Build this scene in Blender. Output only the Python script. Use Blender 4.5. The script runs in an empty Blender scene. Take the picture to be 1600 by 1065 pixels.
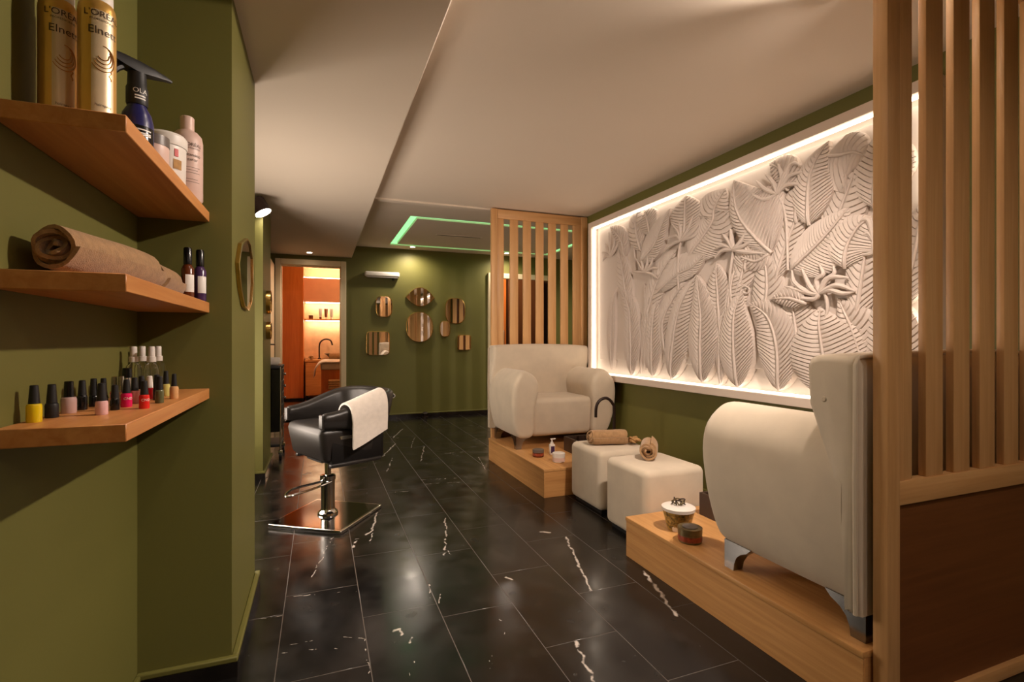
import bpy, bmesh, math, random
from mathutils import Vector, Matrix
from math import sin, cos, pi, radians as R
random.seed(7)
sc = bpy.context.scene
C = sc.collection

# ------------------------------------------------------------------ camera, world, exposure, lamps, seen and added
YAW = math.atan(301 / 785.0)
CAMH = 1.10
F_PX = 785.0
cam = bpy.data.cameras.new('camera'); cam.lens = F_PX / 1600 * 36; cam.sensor_width = 36
cam.clip_start = 0.02
co = bpy.data.objects.new('camera', cam); C.objects.link(co)
co.location = (0, 0, CAMH); co.rotation_euler = (pi / 2, 0, -YAW)
sc.camera = co
sc.view_settings.view_transform = 'Standard'; sc.view_settings.look = 'None'
sc.view_settings.gamma = 1; sc.view_settings.use_curve_mapping = False
sc.view_settings.exposure = 1.36
w = bpy.data.worlds.new('world'); sc.world = w; w.use_nodes = True
w.node_tree.nodes['Background'].inputs[0].default_value = (1, .8, .6, 1)
w.node_tree.nodes['Background'].inputs[1].default_value = 0.02

WARM = (1.0, .83, .70)
DOWNLIGHTS = [  # x, y, ceiling z, watts : ceiling spots; those by the back wall are seen, the rest added unseen
    (1.72, 1.08, 2.35, 74, (-.05, .74, -.68)), (.30, 1.42, 2.25, 5), (.70, 1.0, 2.35, 3), (1.70, 1.26, 2.35, 75, (-.88, .06, -.50)), (1.75, -.4, 2.35, 12), (.9, -1.2, 2.35, 13),
    (.0, -.3, 2.25, 2), (-.1, -1.3, 2.25, 2),
    (-.12, 7.02, 2.25, 6), (1.22, 7.06, 2.42, 16), (2.62, 7.06, 2.42, 12), (3.4, 5.9, 2.42, 40)]
FILL_UPLIGHTS = [(1.1, -2.4, 1.75, 14)]  # unseen uplight added behind the camera to brighten the ceilings
RECESS_FILL = 10      # watts of the glowing mirror added unseen in the left recess as room light
# ------------------------------------------------------------------ projection helpers (pixel of the photo -> point on a known plane)
CY, SY = cos(YAW), sin(YAW)
def ray(u, v):
    r = (u - 800) / F_PX; h = (532.5 - v) / F_PX
    return Vector((r * CY + SY, -r * SY + CY, h))
def on_z(u, v, z=0.0): d = ray(u, v); t = (z - CAMH) / d.z; return Vector((d.x * t, d.y * t, z))
def on_x(u, v, x): d = ray(u, v); t = x / d.x; return Vector((x, d.y * t, CAMH + d.z * t))
def on_y(u, v, y): d = ray(u, v); t = y / d.y; return Vector((d.x * t, y, CAMH + d.z * t))

# ------------------------------------------------------------------ materials
def srgb(r, g, b):
    f = lambda c: (c / 255 / 12.92) if c <= 10 else ((c / 255 + .055) / 1.055) ** 2.4
    return (f(r), f(g), f(b), 1)
M = {}
def newmat(name):
    m = bpy.data.materials.new(name); m.use_nodes = True; M[name] = m
    nt = m.node_tree; return m, nt, nt.nodes['Principled BSDF']
def N(nt, t, **kw):
    n = nt.nodes.new(t)
    for k, v in kw.items(): setattr(n, k, v)
    return n
def coords(nt, scale=(1, 1, 1), kind='Object', world=False):
    if world: src = N(nt, 'ShaderNodeNewGeometry').outputs['Position']
    else: src = N(nt, 'ShaderNodeTexCoord').outputs[kind]
    mp = N(nt, 'ShaderNodeMapping'); mp.inputs['Scale'].default_value = scale
    nt.links.new(src, mp.inputs['Vector']); return mp.outputs[0]
def noise(nt, vec, scale, detail=3, rough=.5, dist=0):
    n = N(nt, 'ShaderNodeTexNoise'); n.inputs['Scale'].default_value = scale; n.inputs['Detail'].default_value = detail
    n.inputs['Roughness'].default_value = rough; n.inputs['Distortion'].default_value = dist
    nt.links.new(vec, n.inputs['Vector']); return n.outputs['Fac']
def ramp(nt, fac, stops):
    r = N(nt, 'ShaderNodeValToRGB'); e = r.color_ramp.elements
    while len(e) < len(stops): e.new(.5)
    for i, (p, c) in enumerate(stops): e[i].position = p; e[i].color = c
    nt.links.new(fac, r.inputs[0]); return r.outputs[0]
def bump(nt, b, h, strength, dist=.01):
    n = N(nt, 'ShaderNodeBump'); n.inputs['Strength'].default_value = strength; n.inputs['Distance'].default_value = dist
    nt.links.new(h, n.inputs['Height']); nt.links.new(n.outputs[0], b.inputs['Normal'])
def simple(name, col, rough=.5, metal=0, spec=.5, var=.06, vs=8, bmp=0, bs=200, **kw):
    m, nt, b = newmat(name)
    vec = coords(nt)
    c0 = tuple(max(0, c * (1 - var)) for c in col[:3]) + (1,); c1 = tuple(min(1, c * (1 + var)) for c in col[:3]) + (1,)
    nt.links.new(ramp(nt, noise(nt, vec, vs), [(.3, c0), (.7, c1)]), b.inputs['Base Color'])
    b.inputs['Roughness'].default_value = rough; b.inputs['Metallic'].default_value = metal
    b.inputs['Specular IOR Level'].default_value = spec
    if bmp: bump(nt, b, noise(nt, vec, bs, 2), bmp, .002)
    for k, v in kw.items(): b.inputs[k.replace('_', ' ')].default_value = v
    return m
def wood(name, c0, c1, axis='z', rough=.42, scale=1.0, spec=.4):
    m, nt, b = newmat(name)
    k = {'x': (1.2, 26, 26), 'y': (26, 1.2, 26), 'z': (26, 26, 1.2)}[axis]
    vec = coords(nt, tuple(a * scale for a in k))
    f = noise(nt, vec, 1.6, 5, .6, .6)
    col = ramp(nt, f, [(.28, c0), (.5, tuple((a + b_) / 2 for a, b_ in zip(c0, c1))), (.72, c1)])
    k2 = {'x': (.5, 3, 3), 'y': (3, .5, 3), 'z': (3, 3, .5)}[axis]
    f2 = noise(nt, coords(nt, k2), 2, 2)
    mx = N(nt, 'ShaderNodeMix', data_type='RGBA', blend_type='MULTIPLY'); mx.inputs[0].default_value = .5
    nt.links.new(col, mx.inputs[6]); nt.links.new(ramp(nt, f2, [(.3, (.72, .72, .72, 1)), (.7, (1, 1, 1, 1))]), mx.inputs[7])
    nt.links.new(mx.outputs[2], b.inputs['Base Color'])
    b.inputs['Roughness'].default_value = rough; b.inputs['Specular IOR Level'].default_value = spec
    bump(nt, b, f, .12, .002); return m
def emit(name, col, strength):
    m, nt, b = newmat(name); b.inputs['Base Color'].default_value = (.8, .8, .8, 1)
    b.inputs['Emission Color'].default_value = tuple(col[:3]) + (1,); b.inputs['Emission Strength'].default_value = strength; return m
def glass(name, col=(1, 1, 1, 1), rough=.02):
    m, nt, b = newmat(name); b.inputs['Base Color'].default_value = col; b.inputs['Roughness'].default_value = rough
    b.inputs['Transmission Weight'].default_value = 1; b.inputs['IOR'].default_value = 1.35; return m

simple('green', srgb(107, 104, 51), .55, spec=.35, var=.05, vs=1.5, bmp=.05, bs=120)
simple('ceiling', srgb(226, 212, 196), .8, spec=.2, var=.02, vs=1)
simple('trim_cream', srgb(214, 196, 160), .5, var=.03)
simple('plaster', srgb(202, 189, 180), .7, spec=.25, var=.02, vs=6, bmp=.04, bs=90)
simple('plaster_frame', srgb(214, 198, 184), .6, spec=.25, var=.02)
simple('skirting', srgb(30, 26, 25), .2, var=.4, vs=14)
wood('pine_v', srgb(212, 158, 102), srgb(232, 184, 128), 'z')
wood('pine_x', srgb(210, 155, 98), srgb(230, 181, 124), 'x')
wood('ply', srgb(112, 66, 34), srgb(128, 78, 42), 'x', .5)
wood('shelf_x', srgb(192, 122, 66), srgb(218, 152, 90), 'y', .4)
wood('oak_y', srgb(198, 142, 84), srgb(224, 170, 108), 'y', .38)
wood('oak_x', srgb(196, 138, 80), srgb(220, 164, 102), 'x', .4)
wood('orange_wood', srgb(192, 102, 40), srgb(210, 122, 54), 'z', .35)
wood('dark_wood', srgb(88, 54, 32), srgb(112, 70, 42), 'z', .3)
simple('walnut_box', srgb(62, 44, 34), .4, var=.15)
simple('cream_fabric', srgb(210, 195, 174), .85, spec=.15, var=.05, vs=9, bmp=.12, bs=420, Sheen_Weight=.25)
simple('towel_brown', srgb(158, 124, 88), .95, spec=.05, var=.16, vs=60, bmp=.9, bs=330, Sheen_Weight=.3)
simple('towel_tan', srgb(172, 136, 98), .95, spec=.05, var=.14, vs=60, bmp=.8, bs=330, Sheen_Weight=.3)
simple('towel_white', srgb(236, 226, 216), .95, spec=.05, var=.05, vs=40, bmp=.7, bs=300, Sheen_Weight=.3)
simple('leather', srgb(40, 36, 34), .38, spec=.5, var=.1, vs=5, bmp=.1, bs=160)
simple('leather_dark', srgb(20, 18, 18), .45, spec=.4)
simple('chrome', (.72, .70, .68, 1), .09, 1, var=.02)
simple('satin_steel', (.3, .29, .28, 1), .22, 1, var=.03)
simple('chrome_dark', (.12, .12, .12, 1), .1, 1, var=.02)
simple('brass', srgb(206, 166, 96), .25, 1, var=.05)
simple('mirror', (.86, .83, .8, 1), .015, 1, var=.0)
simple('black_gloss', srgb(14, 13, 14), .2, var=.2)
simple('black_matte', srgb(24, 23, 24), .5, var=.2)
simple('white_plastic', srgb(232, 224, 216), .4, var=.03)
simple('grey_plastic', srgb(176, 170, 164), .4, var=.03)
simple('silver', srgb(200, 196, 190), .2, 1)
simple('gold_can', srgb(232, 184, 100), .3, .6, var=.08)
simple('champagne', srgb(226, 204, 168), .38, .35, var=.05)
simple('ink', srgb(70, 48, 26), .5)
simple('ink_red', srgb(190, 36, 30), .5)
simple('swirl', srgb(196, 140, 74), .35, .5)
simple('ink_white', srgb(236, 232, 226), .5)
simple('navy', srgb(34, 34, 92), .3)
simple('pink_bottle', srgb(222, 190, 178), .4)
simple('purple', srgb(70, 44, 84), .25)
simple('amber', srgb(96, 46, 20), .2)
simple('grey_lid', srgb(104, 94, 88), .4)
simple('label_rust', srgb(150, 62, 36), .4, var=.5, vs=60)
simple('straw', srgb(178, 136, 84), .8, var=.25, vs=40)
simple('bowl_pattern', srgb(150, 122, 62), .3, var=.9, vs=70)
simple('tin', srgb(120, 104, 70), .35, .5, var=.3, vs=30)
simple('stone_tile', srgb(222, 186, 148), .7, var=.12, vs=7, bmp=.4, bs=25)
simple('peach_wall', srgb(212, 160, 124), .7, var=.03)
simple('bronze', srgb(48, 32, 26), .35, .4)
simple('green_led_white', srgb(225, 225, 220), .7)
simple('passage', srgb(86, 60, 42), .35, var=.1, vs=2)
glass('clear')
emit('led_warm', (1, .87, .69), 2.4)
emit('led_green', (.20, .72, .26), .62)
emit('lamp_glow', (1, .84, .66), 16)
emit('lamp_bar', (1, .84, .66), 2)
emit('lamp_soft', (1, .84, .66), 9)
emit('led_room', (1, .78, .5), 8)

# black marble with white veins laid out over the real floor
def marble(name, veins):
    m, nt, b = newmat(name); L = nt.links.new
    pos = N(nt, 'ShaderNodeNewGeometry').outputs['Position']
    mp = coords(nt, (1, 1, 0), world=True)
    nz = N(nt, 'ShaderNodeTexNoise'); nz.inputs['Scale'].default_value = 16; nz.inputs['Detail'].default_value = 3; L(mp, nz.inputs['Vector'])
    sub = N(nt, 'ShaderNodeVectorMath', operation='SUBTRACT'); L(nz.outputs['Color'], sub.inputs[0]); sub.inputs[1].default_value = (.5, .5, .5)
    scl = N(nt, 'ShaderNodeVectorMath', operation='SCALE'); L(sub.outputs[0], scl.inputs[0]); scl.inputs['Scale'].default_value = .045
    add = N(nt, 'ShaderNodeVectorMath', operation='ADD'); L(mp, add.inputs[0]); L(scl.outputs[0], add.inputs[1])
    P = add.outputs[0]; prev = None
    for (a, c, wd) in veins:
        ab = c - a; l2 = max(ab.length_squared, 1e-6)
        s = N(nt, 'ShaderNodeVectorMath', operation='SUBTRACT'); L(P, s.inputs[0]); s.inputs[1].default_value = (a.x, a.y, 0)
        d = N(nt, 'ShaderNodeVectorMath', operation='DOT_PRODUCT'); L(s.outputs[0], d.inputs[0]); d.inputs[1].default_value = (ab.x / l2, ab.y / l2, 0)
        cl = N(nt, 'ShaderNodeClamp'); L(d.outputs['Value'], cl.inputs[0])
        sc_ = N(nt, 'ShaderNodeVectorMath', operation='SCALE'); sc_.inputs[0].default_value = (ab.x, ab.y, 0); L(cl.outputs[0], sc_.inputs['Scale'])
        ds = N(nt, 'ShaderNodeVectorMath', operation='DISTANCE'); L(s.outputs[0], ds.inputs[0]); L(sc_.outputs[0], ds.inputs[1])
        dv = N(nt, 'ShaderNodeMath', operation='DIVIDE'); L(ds.outputs['Value'], dv.inputs[0]); dv.inputs[1].default_value = wd
        if prev is None: prev = dv.outputs[0]
        else:
            mn = N(nt, 'ShaderNodeMath', operation='MINIMUM'); L(prev, mn.inputs[0]); L(dv.outputs[0], mn.inputs[1]); prev = mn.outputs[0]
    n2 = noise(nt, mp, 30, 3); n3 = N(nt, 'ShaderNodeMath', operation='MULTIPLY_ADD'); L(n2, n3.inputs[0]); n3.inputs[1].default_value = 1.3; n3.inputs[2].default_value = -.55
    df = N(nt, 'ShaderNodeMath', operation='ADD'); L(prev, df.inputs[0]); L(n3.outputs[0], df.inputs[1])
    vm = ramp(nt, df.outputs[0], [(.35, (1, 1, 1, 1)), (.95, (0, 0, 0, 1))])
    base = ramp(nt, noise(nt, mp, 4.5, 6, .62, .4), [(.38, srgb(14, 13, 13)), (.56, srgb(23, 21, 20)), (.76, srgb(46, 42, 40))])
    spk = ramp(nt, noise(nt, mp, 26, 4, .6), [(.66, (0, 0, 0, 1)), (.8, (.12, .11, .10, 1))])
    ad = N(nt, 'ShaderNodeMix', data_type='RGBA', blend_type='ADD'); ad.inputs[0].default_value = .55; L(base, ad.inputs[6]); L(spk, ad.inputs[7])
    mx = N(nt, 'ShaderNodeMix', data_type='RGBA'); L(vm, mx.inputs[0]); L(ad.outputs[2], mx.inputs[6]); mx.inputs[7].default_value = srgb(196, 186, 176)
    L(mx.outputs[2], b.inputs['Base Color'])
    rr = ramp(nt, noise(nt, mp, 7, 4), [(.35, (.15, .15, .15, 1)), (.7, (.28, .28, .28, 1))]); L(rr, b.inputs['Roughness'])
    b.inputs['Specular IOR Level'].default_value = .5
    return m
def fz(x, y): p = on_z(360 + x * .4375, 640 + y * .4375, 0); return Vector((p.x, p.y, 0))
VEIN = []
def vein(pts, wd):
    q = [fz(*p) for p in pts]
    for a, c in zip(q, q[1:]): VEIN.append((a, c, wd))
vein([(365, 455), (290, 600)], .004); vein([(525, 365), (505, 430), (485, 445)], .009); vein([(508, 440), (497, 475)], .005)
vein([(452, 462), (437, 490)], .011); vein([(200, 665), (450, 648)], .0028)
vein([(180, 845), (250, 830), (370, 815), (485, 815)], .0022); vein([(180, 868), (370, 848), (480, 840)], .0022)
vein([(490, 805), (480, 850), (492, 900), (490, 970)], .0028)
vein([(765, 385), (772, 420), (768, 460), (765, 520)], .007); vein([(768, 500), (790, 515)], .004)
vein([(1200, 455), (1220, 500), (1245, 560), (1290, 645)], .009); vein([(1480, 580), (1500, 610), (1540, 660), (1590, 735)], .011)
vein([(1230, 820), (1250, 860), (1270, 910), (1300, 970)], .009); vein([(75, 750), (185, 735)], .003)
vein([(580, 790), (605, 785), (610, 800)], .008); vein([(650, 815), (640, 830)], .008)
vein([(965, 730), (975, 820)], .002); vein([(935, 870), (920, 970)], .002); vein([(655, 890), (645, 950)], .002)
vein([(615, 68), (580, 100)], .009); vein([(590, 120), (545, 165)], .010); vein([(580, 170), (558, 222)], .006)
vein([(658, 98), (645, 135)], .005); vein([(692, 132), (680, 182)], .006); vein([(888, 170), (900, 195), (915, 215)], .006)
vein([(680, 250), (815, 243)], .004); vein([(690, 265), (820, 258)], .004); vein([(560, 297), (690, 285)], .003)
vein([(745, 660), (742, 690)], .005); vein([(715, 620), (712, 670)], .004); vein([(985, 600), (1005, 606)], .009)
vein([(770, 155), (835, 150)], .004); vein([(1110, 435), (1140, 440)], .012)
marble('marble', VEIN)
simple('grout', srgb(98, 90, 84), .5)

# ------------------------------------------------------------------ mesh helpers
def setprops(o, label=None, cat=None, group=None, kind=None):
    if label: o['label'] = label
    if cat: o['category'] = cat
    if group: o['group'] = group
    if kind: o['kind'] = kind
    return o
def thing(name, label, cat, loc=(0, 0, 0), rz=0, group=None):
    o = bpy.data.objects.new(name, None); o.empty_display_size = .05; C.objects.link(o)
    o.location = loc; o.rotation_euler = (0, 0, rz); return setprops(o, label, cat, group)
class MB:
    def __init__(s): s.v = []; s.f = []
    def add(s, v, f):
        o = len(s.v); s.v += [tuple(p) for p in v]; s.f += [tuple(i + o for i in q) for q in f]; return s
    def box(s, x0, x1, y0, y1, z0, z1):
        return s.add([(x0, y0, z0), (x1, y0, z0), (x1, y1, z0), (x0, y1, z0), (x0, y0, z1), (x1, y0, z1), (x1, y1, z1), (x0, y1, z1)],
                     [(3, 2, 1, 0), (4, 5, 6, 7), (0, 1, 5, 4), (1, 2, 6, 5), (2, 3, 7, 6), (3, 0, 4, 7)])
    def rbox(s, x0, x1, y0, y1, z0, z1, r=.01, seg=3):
        bm = bmesh.new(); bmesh.ops.create_cube(bm, size=1)
        for v in bm.verts: v.co = Vector(((x0 + x1) / 2 + v.co.x * (x1 - x0), (y0 + y1) / 2 + v.co.y * (y1 - y0), (z0 + z1) / 2 + v.co.z * (z1 - z0)))
        bmesh.ops.bevel(bm, geom=bm.edges[:], offset=r, segments=seg, profile=.5, affect='EDGES')
        bm.verts.index_update(); s.add([v.co[:] for v in bm.verts], [[v.index for v in f.verts] for f in bm.faces]); bm.free(); return s
    def loft(s, rings, cap=True, closed=True):
        n = len(rings[0]); v = [p for r in rings for p in r]; f = []
        for i in range(len(rings) - 1):
            for j in range(n if closed else n - 1):
                k = (j + 1) % n; f.append((i * n + j, i * n + k, (i + 1) * n + k, (i + 1) * n + j))
        if cap: f.append(tuple(range(n))[::-1]); f.append(tuple((len(rings) - 1) * n + j for j in range(n)))
        return s.add(v, f)
    def lathe(s, prof, n=20, c=(0, 0, 0), a0=0, a1=None):
        full = a1 is None; a1 = 2 * pi if full else a1
        m = n if full else n + 1
        rings = [[(c[0] + r * cos(a0 + (a1 - a0) * j / n), c[1] + r * sin(a0 + (a1 - a0) * j / n), c[2] + z) for j in range(m)] for r, z in prof]
        return s.loft(rings, full, full)
    def tube(s, pts, r, n=8, cap=True):
        pts = [Vector(p) for p in pts]; rs = r if isinstance(r, (list, tuple)) else [r] * len(pts)
        rings = []; up = None
        for i, p in enumerate(pts):
            t = (pts[min(i + 1, len(pts) - 1)] - pts[max(i - 1, 0)]).normalized()
            if up is None: up = t.orthogonal().normalized()
            up = (up - t * up.dot(t)); up = up.normalized() if up.length > 1e-6 else t.orthogonal().normalized()
            b = t.cross(up); rings.append([p + (up * cos(2 * pi * j / n) + b * sin(2 * pi * j / n)) * rs[i] for j in range(n)])
        return s.loft(rings, cap)
    def cyl(s, a, b, r, n=16): return s.tube([a, b], r, n)
    def prism(s, poly, axis, a, b):
        def mk(p, q): return {'x': (q, p[0], p[1]), 'y': (p[0], q, p[1]), 'z': (p[0], p[1], q)}[axis]
        return s.loft([[mk(p, a) for p in poly], [mk(p, b) for p in poly]])
    def mesh(s, name, ang=38):
        me = bpy.data.meshes.new(name); me.from_pydata(s.v, [], s.f); me.update()
        bm = bmesh.new(); bm.from_mesh(me); bmesh.ops.recalc_face_normals(bm, faces=bm.faces[:]); bm.to_mesh(me); bm.free()
        me.polygons.foreach_set('use_smooth', [True] * len(me.polygons)); me.set_sharp_from_angle(angle=R(ang)); return me
    def build(s, name, mat, parent=None, world=False, ang=38, bevel=0, sub=0, **kw):
        me = s.mesh(name, ang)
        me.materials.append(M[mat]); o = bpy.data.objects.new(name, me); C.objects.link(o)
        if parent:
            o.parent = parent
            if world: o.location = -wloc(parent)
        if bevel:
            md = o.modifiers.new('bevel', 'BEVEL'); md.width = bevel; md.segments = 2; md.limit_method = 'ANGLE'; md.angle_limit = R(40)
        if sub:
            md = o.modifiers.new('sub', 'SUBSURF'); md.levels = md.render_levels = sub
        return setprops(o, **kw)
def wloc(o):
    l = Vector(o.location)
    while o.parent: o = o.parent; l += Vector(o.location)
    return l
def crv(pts, n=8, closed=False):
    P = [Vector(p) for p in pts]; out = []; m = len(P)
    rng = range(m) if closed else range(m - 1)
    for i in rng:
        p0, p1, p2, p3 = (P[(i - 1) % m], P[i], P[(i + 1) % m], P[(i + 2) % m]) if closed else (P[max(i - 1, 0)], P[i], P[i + 1], P[min(i + 2, m - 1)])
        for k in range(n):
            t = k / n; out.append(.5 * ((2 * p1) + (p2 - p0) * t + (2 * p0 - 5 * p1 + 4 * p2 - p3) * t * t + (3 * p1 - p0 - 3 * p2 + p3) * t ** 3))
    if not closed: out.append(P[-1])
    return out
def text_mesh(txt, size):
    cu = bpy.data.curves.new('t', 'FONT'); cu.body = txt; cu.size = size; cu.align_x = 'CENTER'; cu.resolution_u = 3
    o = bpy.data.objects.new('t', cu); C.objects.link(o)
    me = bpy.data.meshes.new_from_object(o.evaluated_get(bpy.context.evaluated_depsgraph_get()))
    v = [x.co[:] for x in me.vertices]; f = [tuple(p.vertices) for p in me.polygons]
    bpy.data.objects.remove(o); bpy.data.curves.remove(cu); bpy.data.meshes.remove(me); return v, f
def text_cyl(parent, txt, size, rad, z, ang, mat, name='lettering', sx=1):
    v, f = text_mesh(txt, size)
    m = MB().add([((rad + .0004) * cos(ang + x * sx / rad), (rad + .0004) * sin(ang + x * sx / rad), z + y) for x, y, _ in v], f)
    return m.build(name, mat, parent)
def struct(mb, name, mat, **kw):
    return mb.build(name, mat, kind='structure', **kw)

# ------------------------------------------------------------------ room shell
XR, YB = 2.52, 7.30
floor = struct(MB().box(-1.0, 4.1, -2.6, YB + .1, -.05, -.0006), 'floor', 'grout')
tile_me = MB().rbox(-.1475, .1475, -.2988, .2988, -.02, 0, .0008, 1).mesh('tile'); tile_me.materials.append(M['marble'])
X0 = -.136 - .295 * 3; PX = .2975
offs = [1.0, .72, .35, .62, .17, .97 - .6, .64 - .6, .34, .8, .15, .55, .9, .25, .6, .1, .5, .85]
def add_tile(x, y):
    o = bpy.data.objects.new('tile', tile_me); C.objects.link(o); o.parent = floor; o.location = (x, y, 0); return o
col_joint = {-1: 2.22, 0: 2.37, 1: 2.08, 2: 1.97, 3: 1.64, 4: 1.94, 5: 1.7}
for ci in range(-3, 13):
    xl = -.136 + PX * ci
    if xl > 3.8: break
    j = col_joint.get(ci, 1.5 + .23 * (ci % 3))
    k0 = -3 if xl < 2.4 else 4
    y = j + .6 * -6
    while y < YB:
        if y > -1.2 and y + .6 < YB + .45 and (xl < 2.3 or y > 4.2): add_tile(xl + PX / 2, y + .3)
        y += .6
# left side: wall with the shelves, first pier, recess, second pier, recess
struct(MB().box(-1.0, -.53, -2.6, 1.88, 0, 2.3), 'wall_left', 'green')
struct(MB().box(-1.0, -.27, 1.88, 2.51, 0, 2.3), 'wall_left_pier', 'green')
struct(MB().box(-1.0, -.9, 2.51, YB, 0, 2.3), 'wall_left_recess', 'green')
struct(MB().box(-.9, -.42, 4.45, 5.12, 0, 2.3), 'wall_left_column', 'green')
struct(MB().box(XR, XR + .1, -2.6, 4.56, 0, 2.45), 'wall_right', 'green')
wr_ = struct(MB().box(XR + .1, 4.1, 4.46, 4.56, 0, 2.5), 'wall_right_return', 'dark_wood')
cm = MB().rbox(0, .085, 0, .03, 0, 2.4, .004, 1).mesh('slat'); cm.materials.append(M['pine_v'])
for k in range(11):
    o = bpy.data.objects.new('slat', cm); C.objects.link(o); o.parent = wr_; o.location = (2.53 + .134 * k, 4.561, 0)
struct(MB().box(4.0, 4.1, 4.56, YB, 0, 2.5), 'wall_right_far', 'green')
struct(MB().box(-1.0, -.49, YB, YB + .1, 0, 2.6).box(.30, 2.44, YB, YB + .1, 0, 2.6).box(-.49, .30, YB, YB + .1, 2.13, 2.6)
       .box(3.5, 4.1, YB, YB + .1, 0, 2.6).box(2.44, 3.5, YB, YB + .1, 2.08, 2.6), 'wall_back', 'green')
wf = struct(MB().box(-.53, XR, -2.6, -2.5, 0, 2.4), 'wall_front', 'green')
pm = MB().rbox(-.05, .05, -.02, 0, 0, 2.3, .004, 1).mesh('plank'); pm.materials.append(M['pine_v'])
for i in range(18):
    o = bpy.data.objects.new('plank', pm); C.objects.link(o); o.parent = wf; o.location = (-.35 + .16 * i, -2.48, 0)
struct(MB().box(-1.0, .42, -2.6, YB, 2.25, 2.6), 'ceiling_left', 'ceiling', bevel=.006)
struct(MB().box(.42, XR, -2.6, 4.55, 2.35, 2.6), 'ceiling', 'ceiling')
# far ceiling with a lit slot running round a panel
S0, S1, T0, T1, SW = .90, 3.3, 5.34, 7.03, .09
struct(MB().box(.42, S0, 4.55, YB, 2.42, 2.47).box(S1, 4.1, 4.55, YB, 2.42, 2.47).box(S0, S1, 4.55, T0, 2.42, 2.47).box(S0, S1, T1, YB, 2.42, 2.47)
       .box(S0 + SW, S1 - SW, T0 + SW, T1 - SW, 2.42, 2.47).box(.42, 4.1, 4.55, YB, 2.53, 2.6), 'ceiling_back', 'ceiling')
led = MB().box(S0 + .005, S1 - .005, T0 + .01, T0 + SW - .01, 2.436, 2.446).box(S0 + .005, S1 - .005, T1 - SW + .01, T1 - .01, 2.436, 2.446)
led.box(S0 + .005, S0 + SW - .01, T0 + SW, T1 - SW, 2.436, 2.446).box(S1 - SW + .01, S1 - .005, T0 + SW, T1 - SW, 2.436, 2.446)
led.build('led_strip', 'led_green', label='green glowing light strip set in a slot around the far ceiling panel', cat='light strip')
struct(MB().box(.42, XR, 4.50, 4.56, 2.335, 2.36).box(.42, 2.5, 4.56, 4.62, 2.40, 2.43), 'trim_1', 'ceiling')
v = thing('ceiling_vent', 'long narrow dark slot air vent in the far ceiling panel', 'vent', (1.64, 6.14, 2.42))
MB().box(-.3, .3, -.025, .025, -.006, 0).build('frame', 'ceiling', v); MB().box(-.28, .28, -.012, .012, -.0075, -.004).build('slot', 'walnut_box', v)

# skirting: black marble below, green painted ledge on top
def skirt(name, pts):
    lo, hi = MB(), MB()
    for (x0, x1, y0, y1) in pts:
        lo.box(x0, x1, y0, y1, 0, .048); hi.box(x0, x1, y0, y1, .048, .066)
    o = struct(lo, name, 'skirting'); hi.build('ledge', 'green', o, bevel=.004); return o
skirt('baseboard_left', [(-.53, -.515, -2.5, 1.86), (-.53, -.25, 1.86, 1.88), (-.27, -.25, 1.88, 2.53), (-.9, -.27, 2.51, 2.53)])
skirt('baseboard_left_column', [(-.9, -.40, 4.43, 4.45), (-.42, -.40, 4.45, 5.14), (-.9, -.42, 5.12, 5.14)])
skirt('baseboard_back', [(.36, 2.40, 7.28, 7.30), (-.9, -.56, 7.28, 7.30)])
skirt('baseboard_right', [(2.505, 2.52, 2.2, 3.2)])

# ------------------------------------------------------------------ doorways
d1 = struct(MB().box(-.545, -.475, 7.26, 7.32, 0, 2.19).box(.275, .345, 7.26, 7.32, 0, 2.19).box(-.475, .275, 7.26, 7.32, 2.115, 2.19), 'door_1', 'trim_cream', bevel=.006)
MB().box(-.485, -.465, 7.32, 7.42, 0, 2.13).box(.265, .285, 7.32, 7.42, 0, 2.13).box(-.465, .265, 7.32, 7.42, 2.105, 2.125).build('door_lining', 'trim_cream', d1)
leaf = MB().rbox(-.585, -.548, 6.5, 7.25, .01, 2.1, .004, 1).build('door_leaf', 'trim_cream', d1)
MB().rbox(-.549, -.541, 6.53, 6.58, .95, 1.12, .003, 1).tube([(-.545, 6.555, 1.06), (-.50, 6.555, 1.06), (-.50, 6.66, 1.06)], .009).build('door_handle', 'silver', leaf)
d2 = struct(MB().box(2.40, 2.47, 7.26, 7.32, 0, 2.14).box(3.47, 3.54, 7.26, 7.32, 0, 2.14).box(2.47, 3.47, 7.26, 7.32, 2.06, 2.14), 'door_2', 'trim_cream', bevel=.006)
# passage behind the right doorway
for nm, bx in (('wall_passage_back', (2.2, 5.0, 9.3, 9.4, 0, 2.5)), ('wall_passage_left', (2.2, 2.3, 7.4, 9.3, 0, 2.5)), ('wall_passage_right', (5.0, 5.1, 7.4, 9.4, 0, 2.5)), ('ceiling_passage', (2.2, 5.1, 7.4, 9.4, 2.5, 2.6)), ('floor_passage', (2.2, 5.1, 7.4, 9.4, -.05, 0))):
    struct(MB().box(*bx), nm, 'passage')
cab = thing('wardrobe', 'brown glossy wooden wardrobe with two doors seen behind the far slatted screen', 'wardrobe', (3.35, 8.99, 0))
MB().box(-.75, -.02, 0, .3, 0, 2.3).box(.02, .75, 0, .3, 0, 2.3).build('body', 'dark_wood', cab)
for x in (-.74, .03):
    dr = MB().rbox(x, x + .71, -.02, 0, .05, 2.28, .003, 1).build('door', 'orange_wood' if x < 0 else 'dark_wood', cab)
    MB().cyl((x + (.66 if x < 0 else .05), -.045, 1.0), (x + (.66 if x < 0 else .05), -.045, 1.3), .008).build('handle', 'silver', dr)
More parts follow.
